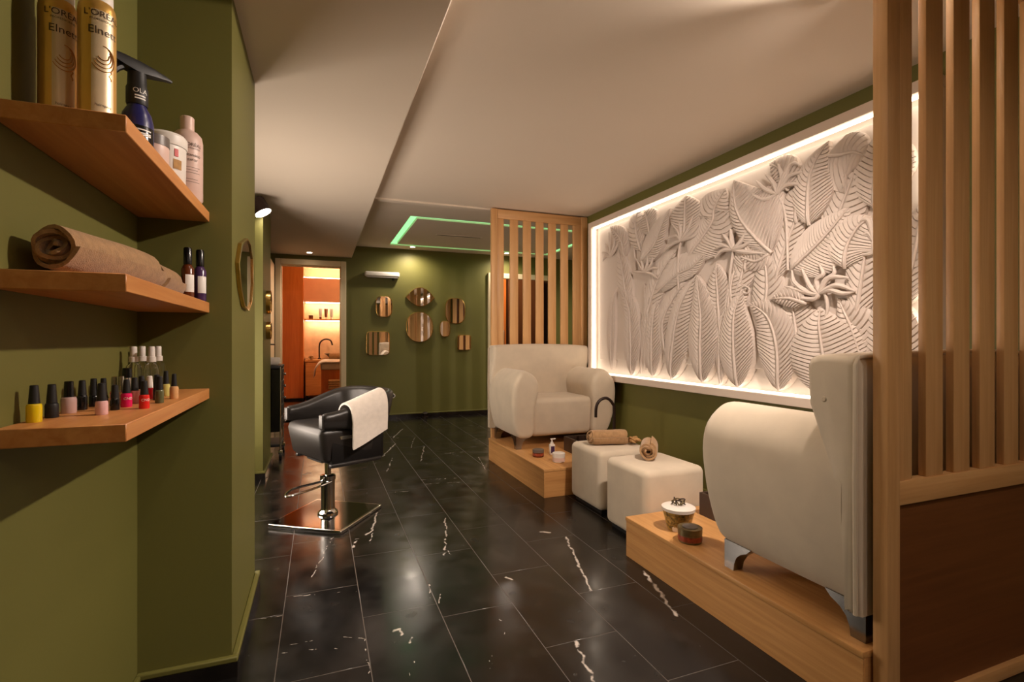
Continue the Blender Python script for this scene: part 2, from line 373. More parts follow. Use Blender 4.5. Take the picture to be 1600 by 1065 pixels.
for j, z in enumerate((1.30, 1.62)):  # glowing shapes added for two bright highlights between the far slats
    o = thing('wall_lamp', ['small glowing wall lamp lower of two, glimpsed through the far slats', 'small glowing wall lamp upper of two, glimpsed through the far slats'][j], 'wall lamp', (2.72, 8.86, z))
    MB().lathe([(.02, 0), (.05, .02), (.055, .09), (.035, .14)], 16).build('shade', 'lamp_soft', o)
    MB().cyl((0, 0, .05), (0, .12, .05), .012).build('bracket', 'silver', o)

# ------------------------------------------------------------------ treatment room behind the left doorway
for nm, bx in (('wall_treatment_back', (-1.4, 2.1, 10.5, 10.6, 0, 2.6)), ('wall_treatment_left', (-1.5, -1.4, 7.4, 10.6, 0, 2.6)), ('wall_treatment_right', (2.1, 2.2, 7.4, 10.6, 0, 2.6)), ('ceiling_treatment', (-1.4, 2.1, 7.4, 10.5, 2.5, 2.6))):
    struct(MB().box(*bx), nm, 'peach_wall')
struct(MB().box(-1.4, 2.1, 7.4, 10.6, -.05, 0), 'floor_treatment_room', 'dark_wood')
wd = thing('wardrobe', 'tall orange wooden wardrobe panel just inside the left doorway', 'wardrobe', (-.75, 9.88, 0))
MB().box(-.5, .48, .02, .55, .06, 2.45).build('body', 'orange_wood', wd); MB().box(-.5, .48, .05, .55, 0, .06).build('plinth', 'skirting', wd)
MB().rbox(-.5, .478, 0, .02, .07, 2.44, .002, 1).build('door', 'orange_wood', wd)
bs = struct(MB().box(-.27, 1.4, 10.44, 10.5, .76, 1.84), 'wall_stone_backsplash', 'stone_tile')
uc = thing('wall_cabinet', 'peach coloured wall cabinet above the lit alcove in the treatment room', 'cabinet', (.5, 10.35, 1.84))
MB().box(-.77, .9, -.15, .15, 0, .45).build('body', 'peach_wall', uc)
MB().box(-.74, .88, -.08, .02, -.012, 0).build('led_strip', 'led_room', uc)
MB().box(-.77, .9, -.15, .0, .45, .462).build('top_light', 'led_room', uc)
sh = thing('wall_shelf', 'thin wooden shelf with glowing underside in the treatment room alcove', 'shelf', (.5, 10.35, 1.49))
MB().box(-.77, .9, -.1, .09, 0, .03).build('board', 'oak_x', sh); MB().box(-.74, .88, -.05, .03, -.01, 0).build('led_strip', 'led_room', sh)
for i, x in enumerate((.02, .12, .22)):
    t = thing('cosmetic_tube', ['leftmost', 'middle', 'rightmost'][i] + ' standing tube of three on the lit alcove shelf', 'tube', (x, 10.32, 1.52), group='tubes on the alcove shelf')
    MB().lathe([(.022, 0), (.022, .04)], 12).build('cap', 'white_plastic' if i else 'amber', t); MB().loft([[(.024 * cos(a), .024 * sin(a), .04) for a in [2 * pi * k / 12 for k in range(12)]], [(.034 * cos(a), .003 * sin(a), .20) for a in [2 * pi * k / 12 for k in range(12)]]]).build('body', 'amber' if i == 1 else 'grey_plastic', t)
for i, x in enumerate((-.15, .42, .68)):
    t = thing('small_jar', ['small dark jar left of the tubes on the alcove shelf', 'small dark jar right of the tubes on the alcove shelf', 'small brown jar near the right end of the alcove shelf'][i], 'jar', (x, 10.32, 1.52), group='jars on the alcove shelf')
    MB().lathe([(.035, 0), (.04, .02), (.04, .05)], 14).build('body', 'amber', t); MB().lathe([(.041, .05), (.041, .068), (.03, .07)], 14).build('lid', 'black_matte', t)
vc = thing('vanity_cabinet', 'oak vanity cabinet on short dark legs under the treatment room basin', 'cabinet', (.05, 10.2, 0))
MB().rbox(-.29, .75, -.2, .24, .09, .72, .004, 1).build('body', 'oak_x', vc); MB().box(-.3, .76, -.22, .24, .72, .75).build('worktop', 'oak_x', vc)
for x in (-.26, .2, .7): MB().box(x - .02, x + .02, -.18, -.14, 0, .09).build('leg', 'black_matte', vc)
bn = thing('wash_basin', 'dark shallow bowl basin on the oak vanity', 'basin', (.30, 10.2, .75))
MB().lathe([(.08, 0), (.2, .1), (.22, .11), (.205, .112), (.07, .02)], 24).build('bowl', 'bronze', bn)
fc = thing('tap', 'dark gooseneck tap arching over the treatment room basin', 'tap', (.0, 10.3, .75))
MB().lathe([(.03, 0), (.03, .02), (.02, .03)], 14).build('base', 'bronze', fc)
MB().tube(crv([(0, 0, 0), (0, 0, .25), (.03, 0, .34), (.11, 0, .385), (.2, 0, .36), (.235, 0, .27)], 6), .014).build('spout', 'bronze', fc)
def spiral_roll(parent, name, mat, rad, length, turns=3.5, thick=None, r0=.25, seed=0, taper=1.0, flat=.0, seg=8, ang=0):
    """rolled towel: axis along local +y from 0 to length, lying on z=0"""
    rnd = random.Random(seed); n = int(turns * 22); pitch = rad * (1 - r0) / turns; th = thick or pitch * .82
    ph = [rnd.uniform(0, 6.28) for _ in range(6)]
    rings = []
    for k in range(seg + 1):
        s = k / seg; sc_ = 1 + (taper - 1) * s; ring_o, ring_i = [], []
        eb = 1 - .05 * (abs(2 * s - 1) ** 8)
        for i in range(n + 1):
            a = i / n * turns * 2 * pi + ang; q = i / n
            ro = rad * (r0 + (1 - r0) * q) * sc_ * eb
            ro *= 1 + .035 * sin(a * 2 + ph[0] + s) + .02 * sin(a * 5 + ph[1] + 3 * s) + .015 * sin(s * 9 + ph[2])
            ri = max(ro - th * sc_, .002)
            oy = length * s + (.012 * sin(a * 1.3 + ph[3]) * (1 if k in (0, seg) else 0))
            ring_o.append(Vector((ro * cos(a), oy, ro * sin(a)))); ring_i.append(Vector((ri * cos(a), oy, ri * sin(a))))
        rings.append(ring_o + ring_i[::-1])
    m = MB().loft(rings, False); nn = 2 * (n + 1)
    for base, flip in ((0, 1), (seg * nn, 0)):
        for i in range(n):
            q = (base + i, base + i + 1, base + nn - 2 - i, base + nn - 1 - i); m.f.append(q[::-1] if flip else q)
    core = rad * r0
    m.v = [(x, y, z * (1 - flat)) for x, y, z in m.v]
    zs = {}
    for (x, y, z) in m.v:
        kk = round(y / max(length, 1e-6) * seg)
    zmin = min(p[2] for p in m.v)
    m.v = [(x, y, max(z - zmin, 0)) for x, y, z in m.v]
    return m.build(name, mat, parent, ang=60)
t = thing('rolled_towel', 'small rolled towel on the vanity beside the dark tap', 'towel', (-.14, 10.02, .75)); spiral_roll(t, 'roll', 'towel_tan', .05, .16, 2.5, seed=3)
bed = thing('massage_bed', 'massage bed draped with a white sheet in the treatment room', 'massage bed', (.58, 9.2, 0))
MB().box(-.55, .5, -.3, .3, .0, .62).build('base', 'orange_wood', bed)
MB().rbox(-.56, .52, -.33, .33, .62, .74, .03, 3).build('mattress', 'cream_fabric', bed)
p = crv([(.55, 0, .765), (-.35, 0, .765), (-.55, 0, .75), (-.64, 0, .65), (-.66, 0, .52)], 5)
MB().loft([[(q.x + .015 * sin(9 * y), y, q.z + .01 * sin(14 * y + q.x * 8)) for q in p] + [(q.x + .012 * sin(9 * y), y, q.z - .02) for q in p[::-1]] for y in [-.37 + .74 * k / 14 for k in range(15)]]).build('sheet', 'towel_white', bed)
b2 = thing('wicker_basket', 'woven basket standing in the open base of the massage bed', 'basket', (.30, 8.86, .30))
MB().rbox(-.16, .25, -.06, .03, .0, .16, .01, 2).build('body', 'straw', b2)
for i in range(4): MB().tube([(-.165, -.062, .02 + .04 * i), (.255, -.062, .02 + .04 * i)], .006, 6).build('rib', 'straw', b2)
MB().box(.1, .9, 8.80, 8.9, .26, .30).build('basket_rest', 'orange_wood', bed, world=True)
t = thing('rolled_towel', 'brown rolled towel lying on the massage bed sheet', 'towel', (.16, 9.05, .785), rz=R(-90)); spiral_roll(t, 'roll', 'towel_brown', .065, .6, 2.5, seed=4)
t = thing('lotion_bottle', 'small blue bottle behind the brown towel in the treatment room', 'bottle', (.62, 10.1, .75))
MB().lathe([(.03, 0), (.03, .13), (.015, .15)], 14).build('body', 'navy', t); MB().lathe([(.016, .15), (.016, .19)], 12).build('cap', 'white_plastic', t)

# ------------------------------------------------------------------ recessed downlights, most of them added, and added fill lights
def lamp(name, kind, loc, watts, col=WARM, rad=.05, spot=None, direction=None, parent=None):
    l = bpy.data.lights.new(name, kind); l.energy = watts; l.color = col; l.shadow_soft_size = rad
    if kind == 'SPOT': l.spot_size = spot or R(140); l.spot_blend = .8
    o = bpy.data.objects.new(name, l); C.objects.link(o); o.location = loc
    if direction: o.rotation_euler = Vector(direction).to_track_quat('-Z', 'Y').to_euler()
    if parent: o.parent = parent; o.location = Vector(loc) - wloc(parent)
    return o
DL = ['tilted towards the far armchair', 'on the low ceiling above the pier', 'over the middle of the salon floor', 'tilted towards the corner shelves', 'behind the camera over the aisle', 'in the rear right corner',
      'beside the shelves', 'in the rear left corner', 'just before the left doorway', 'above the wall mirrors', 'behind the far screen', 'in the far right corner']
for (x, y, z, wt, *aim), d in zip(DOWNLIGHTS, DL):
    t = thing('downlight', 'round recessed ceiling spotlight ' + d, 'downlight', (x, y, z), group='recessed ceiling spotlights')
    MB().lathe([(.05, 0), (.05, -.006), (.034, -.008), (.034, 0)], 24).build('ring', 'white_plastic', t)
    MB().lathe([(.001, -.003), (.033, -.003), (.033, -.001), (.001, -.001)], 20).build('lens', 'lamp_glow', t)
    lamp('lamp', 'SPOT', (x, y, z - .02), wt, rad=.035, spot=R(105) if aim else (R(165) if wt > 10 else R(120)), direction=aim[0] if aim else None, parent=t)
UL = ['on the wall behind the camera']
for (x, y, z, wt), d in zip(FILL_UPLIGHTS, UL):
    t = thing('wall_uplight', 'half-bowl wall uplight ' + d, 'wall lamp', (x, y, z), group='wall uplights')
    MB().lathe([(.03, -.06), (.07, -.02), (.09, .02), (.085, .02), (.065, -.018), (.02, -.05)], 20).build('bowl', 'black_matte', t)
    dx, dy = (-1, 0) if x < 0 else ((1, 0) if x > 2 else (0, -1))
    MB().cyl((0, 0, -.03), (dx * .1, dy * .1, -.03), .015).build('bracket', 'black_matte', t)
    lamp('lamp', 'SPOT', (x, y, z + .03), wt, rad=.06, spot=R(150), direction=(-dx * .35, -dy * .35, 1), parent=t)
t = thing('styling_mirror', 'wide backlit styling mirror in the left recess between pier and column', 'mirror', (-.9, 3.47, .40))  # added light panel in the shape of a mirror, hidden by the pier
MB().rbox(.001, .02, -.55, .55, 0, 1.15, .004, 2).build('backing', 'silver', t)
MB().rbox(.021, .026, -.53, .53, .02, 1.13, .002, 1).build('light_border', 'lamp_bar', t)
MB().rbox(.027, .031, -.32, .32, .2, .95, .001, 1).build('glass', 'mirror', t)
l = bpy.data.lights.new('lamp', 'AREA'); l.shape = 'RECTANGLE'; l.size = 1.05; l.size_y = 1.1; l.energy = RECESS_FILL; l.color = WARM
o = bpy.data.objects.new('lamp', l); C.objects.link(o); o.parent = t; o.location = (.04, 0, .57); o.rotation_euler = (pi / 2, 0, -pi / 2)
# wall sconce on the left column
t = thing('wall_sconce', 'dark cylindrical wall spotlight with glowing tilted face on the left column', 'wall lamp', (-.42, 4.37, 2.12))
d = Vector((.47, -.12, -.87)).normalized(); up = -d
MB().tube([up * .10, up * .09, d * .02], [.05, .06, .066], 24).build('shade', 'bronze', t)
MB().tube([d * .012, d * .024], [.058, .06], 24).build('glow_disc', 'lamp_glow', t)
MB().cyl((0, 0, .05), (0, .08, .05), .02).build('wall_mount', 'bronze', t)
lamp('lamp', 'SPOT', Vector((-.42, 4.37, 2.12)) + d * .03, 4, rad=.05, spot=R(120), direction=d, parent=t)
lamp('lamp', 'POINT', (.9, 8.6, 2.3), 20, col=(1, .66, .36), rad=.15)
lamp('lamp', 'POINT', (3.0, 8.2, 2.35), 24, col=(1, .72, .45), rad=.12)

# ------------------------------------------------------------------ lit relief panel on the right wall
RP = thing('relief_panel', 'large white plaster relief of tropical leaves in a lit frame on the right wall', 'wall relief', (2.52, 2.81, .74))
PY0, PY1, PZ0, PZ1 = 1.34, 4.28, .74, 2.235
XB = 2.508
MB().box(XB, 2.519, PY0, PY1, PZ0, PZ1).build('backplate', 'plaster', RP, True)
FT = .052; XF = 2.43
for nm, bx in (('top', (PY0, PY1, PZ1 - FT, PZ1)), ('bottom', (PY0, PY1, PZ0, PZ0 + FT)), ('a', (PY0, PY0 + FT, PZ0 + FT, PZ1 - FT)), ('b', (PY1 - FT, PY1, PZ0 + FT, PZ1 - FT))):
    MB().box(XF, XB, *bx).build('frame_rail', 'plaster_frame', RP, True, bevel=.003)
e = .004
LS = MB().box(2.452, 2.476, PY0 + .07, PY1 - .07, PZ1 - FT - .012, PZ1 - FT - e).box(2.452, 2.476, PY0 + .07, PY1 - .07, PZ0 + FT + e, PZ0 + FT + .012)
LS.box(2.452, 2.476, PY0 + FT + e, PY0 + FT + .012, PZ0 + .07, PZ1 - .07).box(2.452, 2.476, PY1 - FT - .012, PY1 - FT - e, PZ0 + .07, PZ1 - .07)
LS.build('led_strip', 'led_warm', RP, True)
MB().rbox(2.488, 2.506, PY0 + .085, PY1 - .12, .93, PZ1 - .085, .006, 2).build('board', 'plaster', RP, True)
XS = 2.488                                       # surface the leaves stand on
def WP(u, v): p = on_x(u, v, 2.475); return Vector((-p.y, p.z))
Z1 = lambda x, y: (930 + x * .15625, 300 + y * .15625)     # crops used to take coordinates
Z2 = lambda x, y: (1040 + x * .2065, 200 + y * .2065)
Z3 = lambda x, y: (900 + x * .2536, 380 + y * .2536)
Z4 = lambda x, y: (1130 + x * .2536, 380 + y * .2536)
def leaf_part(Z, pts, wl, wr, nv=16, layer=1, a=.22, peak=.4, rib=.0095, lift=.016, ribs=True):
    P = crv([WP(*Z(*p)).to_3d() for p in pts], 14)
    P = [Vector((q.x, q.y)) for q in P]
    L = [0]
    for i in range(1, len(P)): L.append(L[-1] + (P[i] - P[i - 1]).length)
    def at(s):
        d = max(0, min(1, s)) * L[-1]
        for i in range(1, len(P)):
            if L[i] >= d - 1e-9:
                t = (d - L[i - 1]) / max(L[i] - L[i - 1], 1e-9); T = (P[i] - P[i - 1]).normalized(); return P[i - 1].lerp(P[i], t), Vector((T.y, -T.x))
        return P[-1], Vector((T.y, -T.x))
    def wid(s):
        s = max(0, min(1, s))
        return (sin(pi / 2 * s / peak) ** .6 if s < peak else 1 - ((s - peak) / (1 - peak)) ** 1.8) if 0 < s < 1 else 0
    cols = [-1, -.97, -.75, -.5, -.25, -.06, 0, .06, .25, .5, .75, .97, 1]
    rows = []
    for k in range(-int(nv * a) - 1, nv):
        rows += [(k / nv, 0), ((k + .10) / nv, 1), ((k + .86) / nv, .72)]
    rows.append((1, 0))
    H = .003 + .006 * layer
    grid = []
    for s, hh in rows:
        r_ = []
        for c in cols:
            s2 = max(0.0, min(1.0, s + a * abs(c) ** 1.3 * (1 - max(s, 0)) ** .6)); p, nrm = at(s2)
            wv = (wr if c > 0 else wl) * wid(s2)
            q = p + nrm * (c * wv)
            edge = 1 - abs(c) ** 3
            h = H + lift * (.35 + .65 * edge) * min(1, wid(s2) * 1.6 + .1) + (.010 * hh * min(1, abs(c) * 5) * (1 if abs(c) < .98 else .4))
            r_.append((XS - h, -q.x, q.y))
        grid.append(r_)
    n = len(cols); m = MB()
    top = [p for r_ in grid for p in r_]; nt_ = len(top)
    f = []
    for i in range(len(grid) - 1):
        for j in range(n - 1): f.append((i * n + j, i * n + j + 1, (i + 1) * n + j + 1, (i + 1) * n + j))
    back = []
    per = [i * n for i in range(len(grid))]; per2 = [i * n + n - 1 for i in range(len(grid))]
    vv = list(top)
    for lst in (per, per2):
        st = len(vv)
        for ix in lst: vv.append((XB - .003, top[ix][1], top[ix][2]))
        for i in range(len(lst) - 1): f.append((lst[i], lst[i + 1], st + i + 1, st + i))
    m.add(vv, f)
    o = m.build('leaf', 'plaster', RP, True, ang=50)
    if ribs:
        pts3 = []; rr = []
        for k in range(25):
            s = k / 24; p, _ = at(s); h = H + lift * min(1, wid(s) * 1.6 + .1)
            pts3.append((XS - h - rib * .55, -p.x, p.y)); rr.append(rib * (1.15 - .75 * s))
        MB().tube(pts3, rr, 8).build('midrib', 'plaster', o, world=False)
    return o
def stroke(mb, pts, r0, r1, h, mid=None):
    n = len(pts)
    rr = []
    for i in range(n):
        s = i / (n - 1); rr.append((r0 * (1 - s) + r1 * s) if mid is None else (r0 * (1 - s) ** 2 + 2 * mid * s * (1 - s) * 2 * .5 + r1 * s * s))
    return mb.tube([(XS - h, -p.x, p.y) for p in pts], rr, 8)
def stem_part(Z, pts, r=.009, layer=2, parent=None):
    q = crv([WP(*Z(*p)).to_3d() for p in pts], 8); m = MB(); stroke(m, [Vector((a.x, a.y)) for a in q], r, r * .7, .006 + .0045 * layer)
    return m.build('stem', 'plaster', parent or RP, not parent)
def flower_part(Z, c, petals, layer=5, r=.016, stem=None):
    m = MB()
    for i, pl in enumerate(petals):
        q = crv([WP(*Z(*p)).to_3d() for p in ([c] + pl)], 7); stroke(m, [Vector((a.x, a.y)) for a in q], r * .45, r * .15, .008 + .0045 * layer + .001 * (i % 3), mid=r)
    o = m.build('flower', 'plaster', RP, True)
    if stem: stem_part(Z, stem, .010, layer - 1, o)
    return o
# bottom row of upright leaves
leaf_part(Z3, [(225, 775), (228, 500), (240, 330), (270, 262)], .085, .05, 20, 1, peak=.45)
leaf_part(Z3, [(352, 812), (348, 560), (335, 390), (275, 265)], .13, .13, 20, 2, peak=.42)
leaf_part(Z3, [(478, 818), (474, 640), (480, 500), (505, 330)], .12, .12, 20, 1, peak=.4)
leaf_part(Z3, [(595, 832), (606, 640), (650, 400), (748, 196)], .10, .17, 24, 2, peak=.4)
leaf_part(Z3, [(790, 852), (783, 640), (785, 420), (755, 196)], .13, .16, 26, 3, peak=.42)
leaf_part(Z3, [(895, 868), (893, 640), (905, 480), (960, 330)], .04, .07, 20, 1, peak=.5)
leaf_part(Z3, [(1010, 882), (990, 640), (995, 430), (1040, 285)], .13, .15, 24, 3, peak=.40)
leaf_part(Z4, [(352, 905), (345, 640), (285, 450), (165, 368)], .14, .14, 22, 2, peak=.45)
leaf_part(Z4, [(688, 950), (640, 700), (612, 500), (612, 400)], .21, .26, 20, 3, peak=.50)
leaf_part(Z4, [(960, 960), (890, 760), (800, 500), (715, 340)], .10, .16, 18, 2, peak=.5)
leaf_part(Z4, [(1080, 980), (1060, 760), (1040, 500), (1000, 260)], .12, .14, 18, 3, peak=.5)
# middle and upper leaves
leaf_part(Z1, [(300, 650), (270, 480), (150, 345)], .07, .10, 12, 1)
leaf_part(Z1, [(470, 700), (600, 540), (690, 330), (760, 165)], .14, .10, 22, 2, peak=.4)
leaf_part(Z1, [(560, 420), (525, 240), (505, 180)], .12, .12, 10, 1, peak=.6)
leaf_part(Z1, [(912, 480), (918, 250), (922, 30)], .17, .16, 14, 2, peak=.6)
leaf_part(Z1, [(940, 650), (1170, 330), (1210, 160), (1310, -40)], .20, .22, 24, 1, peak=.6)
leaf_part(Z2, [(820, 945), (650, 770), (560, 620), (530, 395)], .08, .30, 20, 3, peak=.42)
leaf_part(Z2, [(1102, 735), (1105, 480), (1140, 300), (1250, 100)], .10, .14, 18, 3, peak=.4)
leaf_part(Z2, [(1245, 212), (1340, 208), (1440, 185), (1535, 215)], .10, .20, 10, 2, peak=.55)
leaf_part(Z2, [(960, 1075), (1150, 900), (1280, 760), (1405, 590)], .12, .17, 24, 2, peak=.45)
leaf_part(Z2, [(1375, 1060), (1400, 900), (1480, 760), (1580, 670)], .12, .14, 14, 3, peak=.5)
leaf_part(Z2, [(1590, 600), (1600, 400), (1640, 200), (1680, -20)], .12, .16, 14, 1, peak=.5)
leaf_part(Z1, [(620, 1010), (830, 830), (1000, 740), (1160, 530)], .14, .07, 24, 1, peak=.5)
leaf_part(Z2, [(800, 950), (700, 1010), (560, 960)], .06, .09, 10, 2)
leaf_part(Z4, [(530, 370), (430, 340), (310, 345)], .05, .07, 10, 4)
leaf_part(Z2, [(1000, 720), (1010, 560), (1060, 420)], .12, .04, 10, 1)
leaf_part(Z2, [(930, 470), (900, 330), (790, 265)], .09, .10, 10, 1)
leaf_part(Z2, [(610, 1080), (640, 960), (720, 860)], .12, .14, 12, 1)
leaf_part(Z3, [(900, 560), (885, 350), (870, 120)], .12, .12, 18, 1, peak=.5)
leaf_part(Z3, [(960, 520), (950, 380), (985, 150)], .05, .14, 16, 1, peak=.5)
leaf_part(Z3, [(560, 700), (540, 480), (640, 290), (700, 240)], .10, .12, 20, 0, peak=.5)
ZI = lambda x, y: (x, y)
leaf_part(ZI, [(985, 505), (975, 430), (966, 378)], .12, .11, 14, 0, peak=.5)
leaf_part(ZI, [(1008, 505), (1028, 440), (1058, 388)], .12, .12, 14, 0, peak=.5)
leaf_part(ZI, [(1188, 525), (1200, 450), (1194, 382)], .11, .11, 14, 0, peak=.5)
leaf_part(ZI, [(1212, 440), (1235, 370), (1264, 296)], .10, .08, 14, 0, peak=.5)
leaf_part(ZI, [(1286, 405), (1318, 320), (1346, 246)], .10, .13, 14, 0, peak=.5)
leaf_part(ZI, [(1340, 500), (1352, 420), (1366, 330)], .09, .11, 14, 1, peak=.5)
leaf_part(ZI, [(1002, 392), (994, 352), (1001, 318)], .12, .12, 10, 0, peak=.5)
leaf_part(ZI, [(1412, 480), (1432, 400), (1446, 310)], .09, .09, 14, 1, peak=.5)
leaf_part(ZI, [(1148, 470), (1166, 410), (1175, 340)], .10, .10, 12, 0, peak=.5)
leaf_part(Z3, [(425, 780), (450, 420), (420, 250)], .10, .10, 16, 0, peak=.5)
leaf_part(Z4, [(480, 700), (440, 420), (430, 300)], .12, .14, 16, 0, peak=.5)
stem_part(Z3, [(402, 800), (412, 640), (440, 440), (458, 230)], .008, 3)
stem_part(Z1, [(410, 780), (385, 480), (362, 240)], .008, 2)
stem_part(Z3, [(890, 880), (893, 640), (890, 500)], .006, 3)
spr = []
for k in range(22):
    a = k / 21 * 2.6 * pi; r_ = 30 * (1 - .72 * k / 21); spr.append((1058 - r_ * cos(a), 292 - r_ * sin(a)))
stem_part(Z3, [(1005, 420), (1018, 340)] + spr, .007, 5)
# flowers
flower_part(Z2, (868, 500), [[(760, 545), (650, 480)], [(780, 470), (705, 400)], [(840, 420), (772, 345)], [(900, 380), (870, 270)], [(930, 380), (960, 290)],
    [(960, 370), (1075, 335)], [(950, 430), (1085, 435)], [(900, 400), (980, 275), (1050, 290)]], 6, .02, [(868, 500), (920, 640), (935, 850), (940, 1075)])
flower_part(Z1, (880, 490), [[(840, 440), (730, 470)], [(800, 520), (710, 600)], [(860, 400), (790, 320)], [(880, 380), (860, 270)], [(950, 380), (1010, 230)], [(980, 420), (1060, 340)], [(1000, 450), (1050, 400)]], 6, .02, [(880, 490), (850, 640), (848, 980)])
flower_part(Z2, (530, 920), [[(460, 890), (390, 920)], [(450, 930), (390, 990)], [(500, 860), (450, 800)], [(520, 840), (510, 760)], [(590, 860), (660, 740)], [(600, 900), (700, 840)], [(620, 940), (780, 950)]], 6, .022, [(530, 920), (510, 1040), (500, 1150), (515, 1330)])
flower_part(Z1, (510, 800), [[(470, 740), (425, 660)], [(490, 720), (470, 640)], [(540, 720), (545, 630)], [(570, 740), (595, 650)], [(600, 760), (650, 765)], [(590, 820), (650, 870)], [(440, 800), (390, 790)]], 5, .018)
flower_part(Z4, (615, 310), [[(540, 300), (460, 240), (445, 165)], [(560, 270), (505, 155)], [(600, 230), (640, 190), (612, 125)], [(650, 230), (705, 190), (700, 140)], [(680, 215), (800, 215)],
    [(720, 260), (840, 297)], [(680, 290), (760, 310), (835, 300)], [(560, 310), (400, 265)], [(580, 345), (450, 330)]], 7, .02, [(640, 290), (660, 400), (625, 520)])
flower_part(Z1, (170, 640), [[(130, 560), (110, 510)], [(160, 540), (150, 400)], [(200, 540), (215, 460)], [(220, 560), (260, 470)], [(120, 640), (90, 690)], [(100, 610), (85, 600)]], 4, .02)
flower_part(Z2, (1600, 860), [[(1560, 800), (1490, 835)], [(1560, 700), (1475, 725)], [(1600, 940), (1520, 960)]], 6, .02)

# ------------------------------------------------------------------ slatted wooden screens
def screen(label, y):
    t = thing('slatted_screen', label, 'screen', (1.5, y, 0), group='slatted wooden screens')
    MB().rbox(0, .056, -.02, .022, 0, 2.34, .004, 2).build('post', 'pine_v', t)
    MB().rbox(.0565, .125, -.010, .012, .695, 2.25, .003, 2).build('slat', 'pine_v', t)
    sl = MB().rbox(0, .082, -.010, .012, .695, 2.25, .003, 2).mesh('slat'); sl.materials.append(M['pine_v'])
    for k in range(5):
        o = bpy.data.objects.new('slat', sl); C.objects.link(o); o.parent = t; o.location = (.188 + .1335 * k, 0, 0)
    MB().rbox(.858, .945, -.010, .012, .695, 2.25, .003, 2).build('slat', 'pine_v', t)
    MB().rbox(.9455, 1.015, -.02, .022, 0, 2.34, .004, 2).build('post', 'pine_v', t)
    MB().rbox(.0565, .945, -.016, .018, 2.25, 2.338, .004, 2).build('header_rail', 'pine_x', t)
    MB().rbox(.0565, .945, -.016, .018, .625, .695, .004, 2).build('middle_rail', 'pine_x', t)
    MB().rbox(.0565, .945, -.016, .018, .0, .042, .004, 2).build('bottom_rail', 'pine_x', t)
    MB().box(.0565, .945, .0, .012, .042, .625).build('panel', 'ply', t)
    return t
screen('pale wood slatted screen reaching the ceiling behind the far armchair', 4.46)
screen('wood slatted screen with brown lower panel, close to the camera on the right', .966)

# ------------------------------------------------------------------ platforms
def platform(label, y0, y1):
    t = thing('platform', label, 'platform', (2.0, (y0 + y1) / 2, 0), group='oak platforms under the armchairs')
    MB().box(1.478, 2.50, y0 + .008, y1 - .008, .0, .18).build('carcass', 'oak_y', t, True)
    MB().rbox(1.47, 1.478, y0, y1, .0, .179, .001, 1).build('front_panel', 'oak_y', t, True)
    MB().rbox(1.478, 2.50, y0, y0 + .008, .0, .179, .001, 1).build('end_panel', 'oak_x', t, True)
    MB().rbox(1.478, 2.50, y1 - .008, y1, .0, .179, .001, 1).build('end_panel', 'oak_x', t, True)
    MB().rbox(1.466, 2.503, y0 - .003, y1 + .003, .18, .2, .003, 2).build('top_board', 'oak_y', t, True)
platform('long oak platform under the far armchair', 3.205, 4.435)
platform('long oak platform under the near armchair', .995, 2.197)

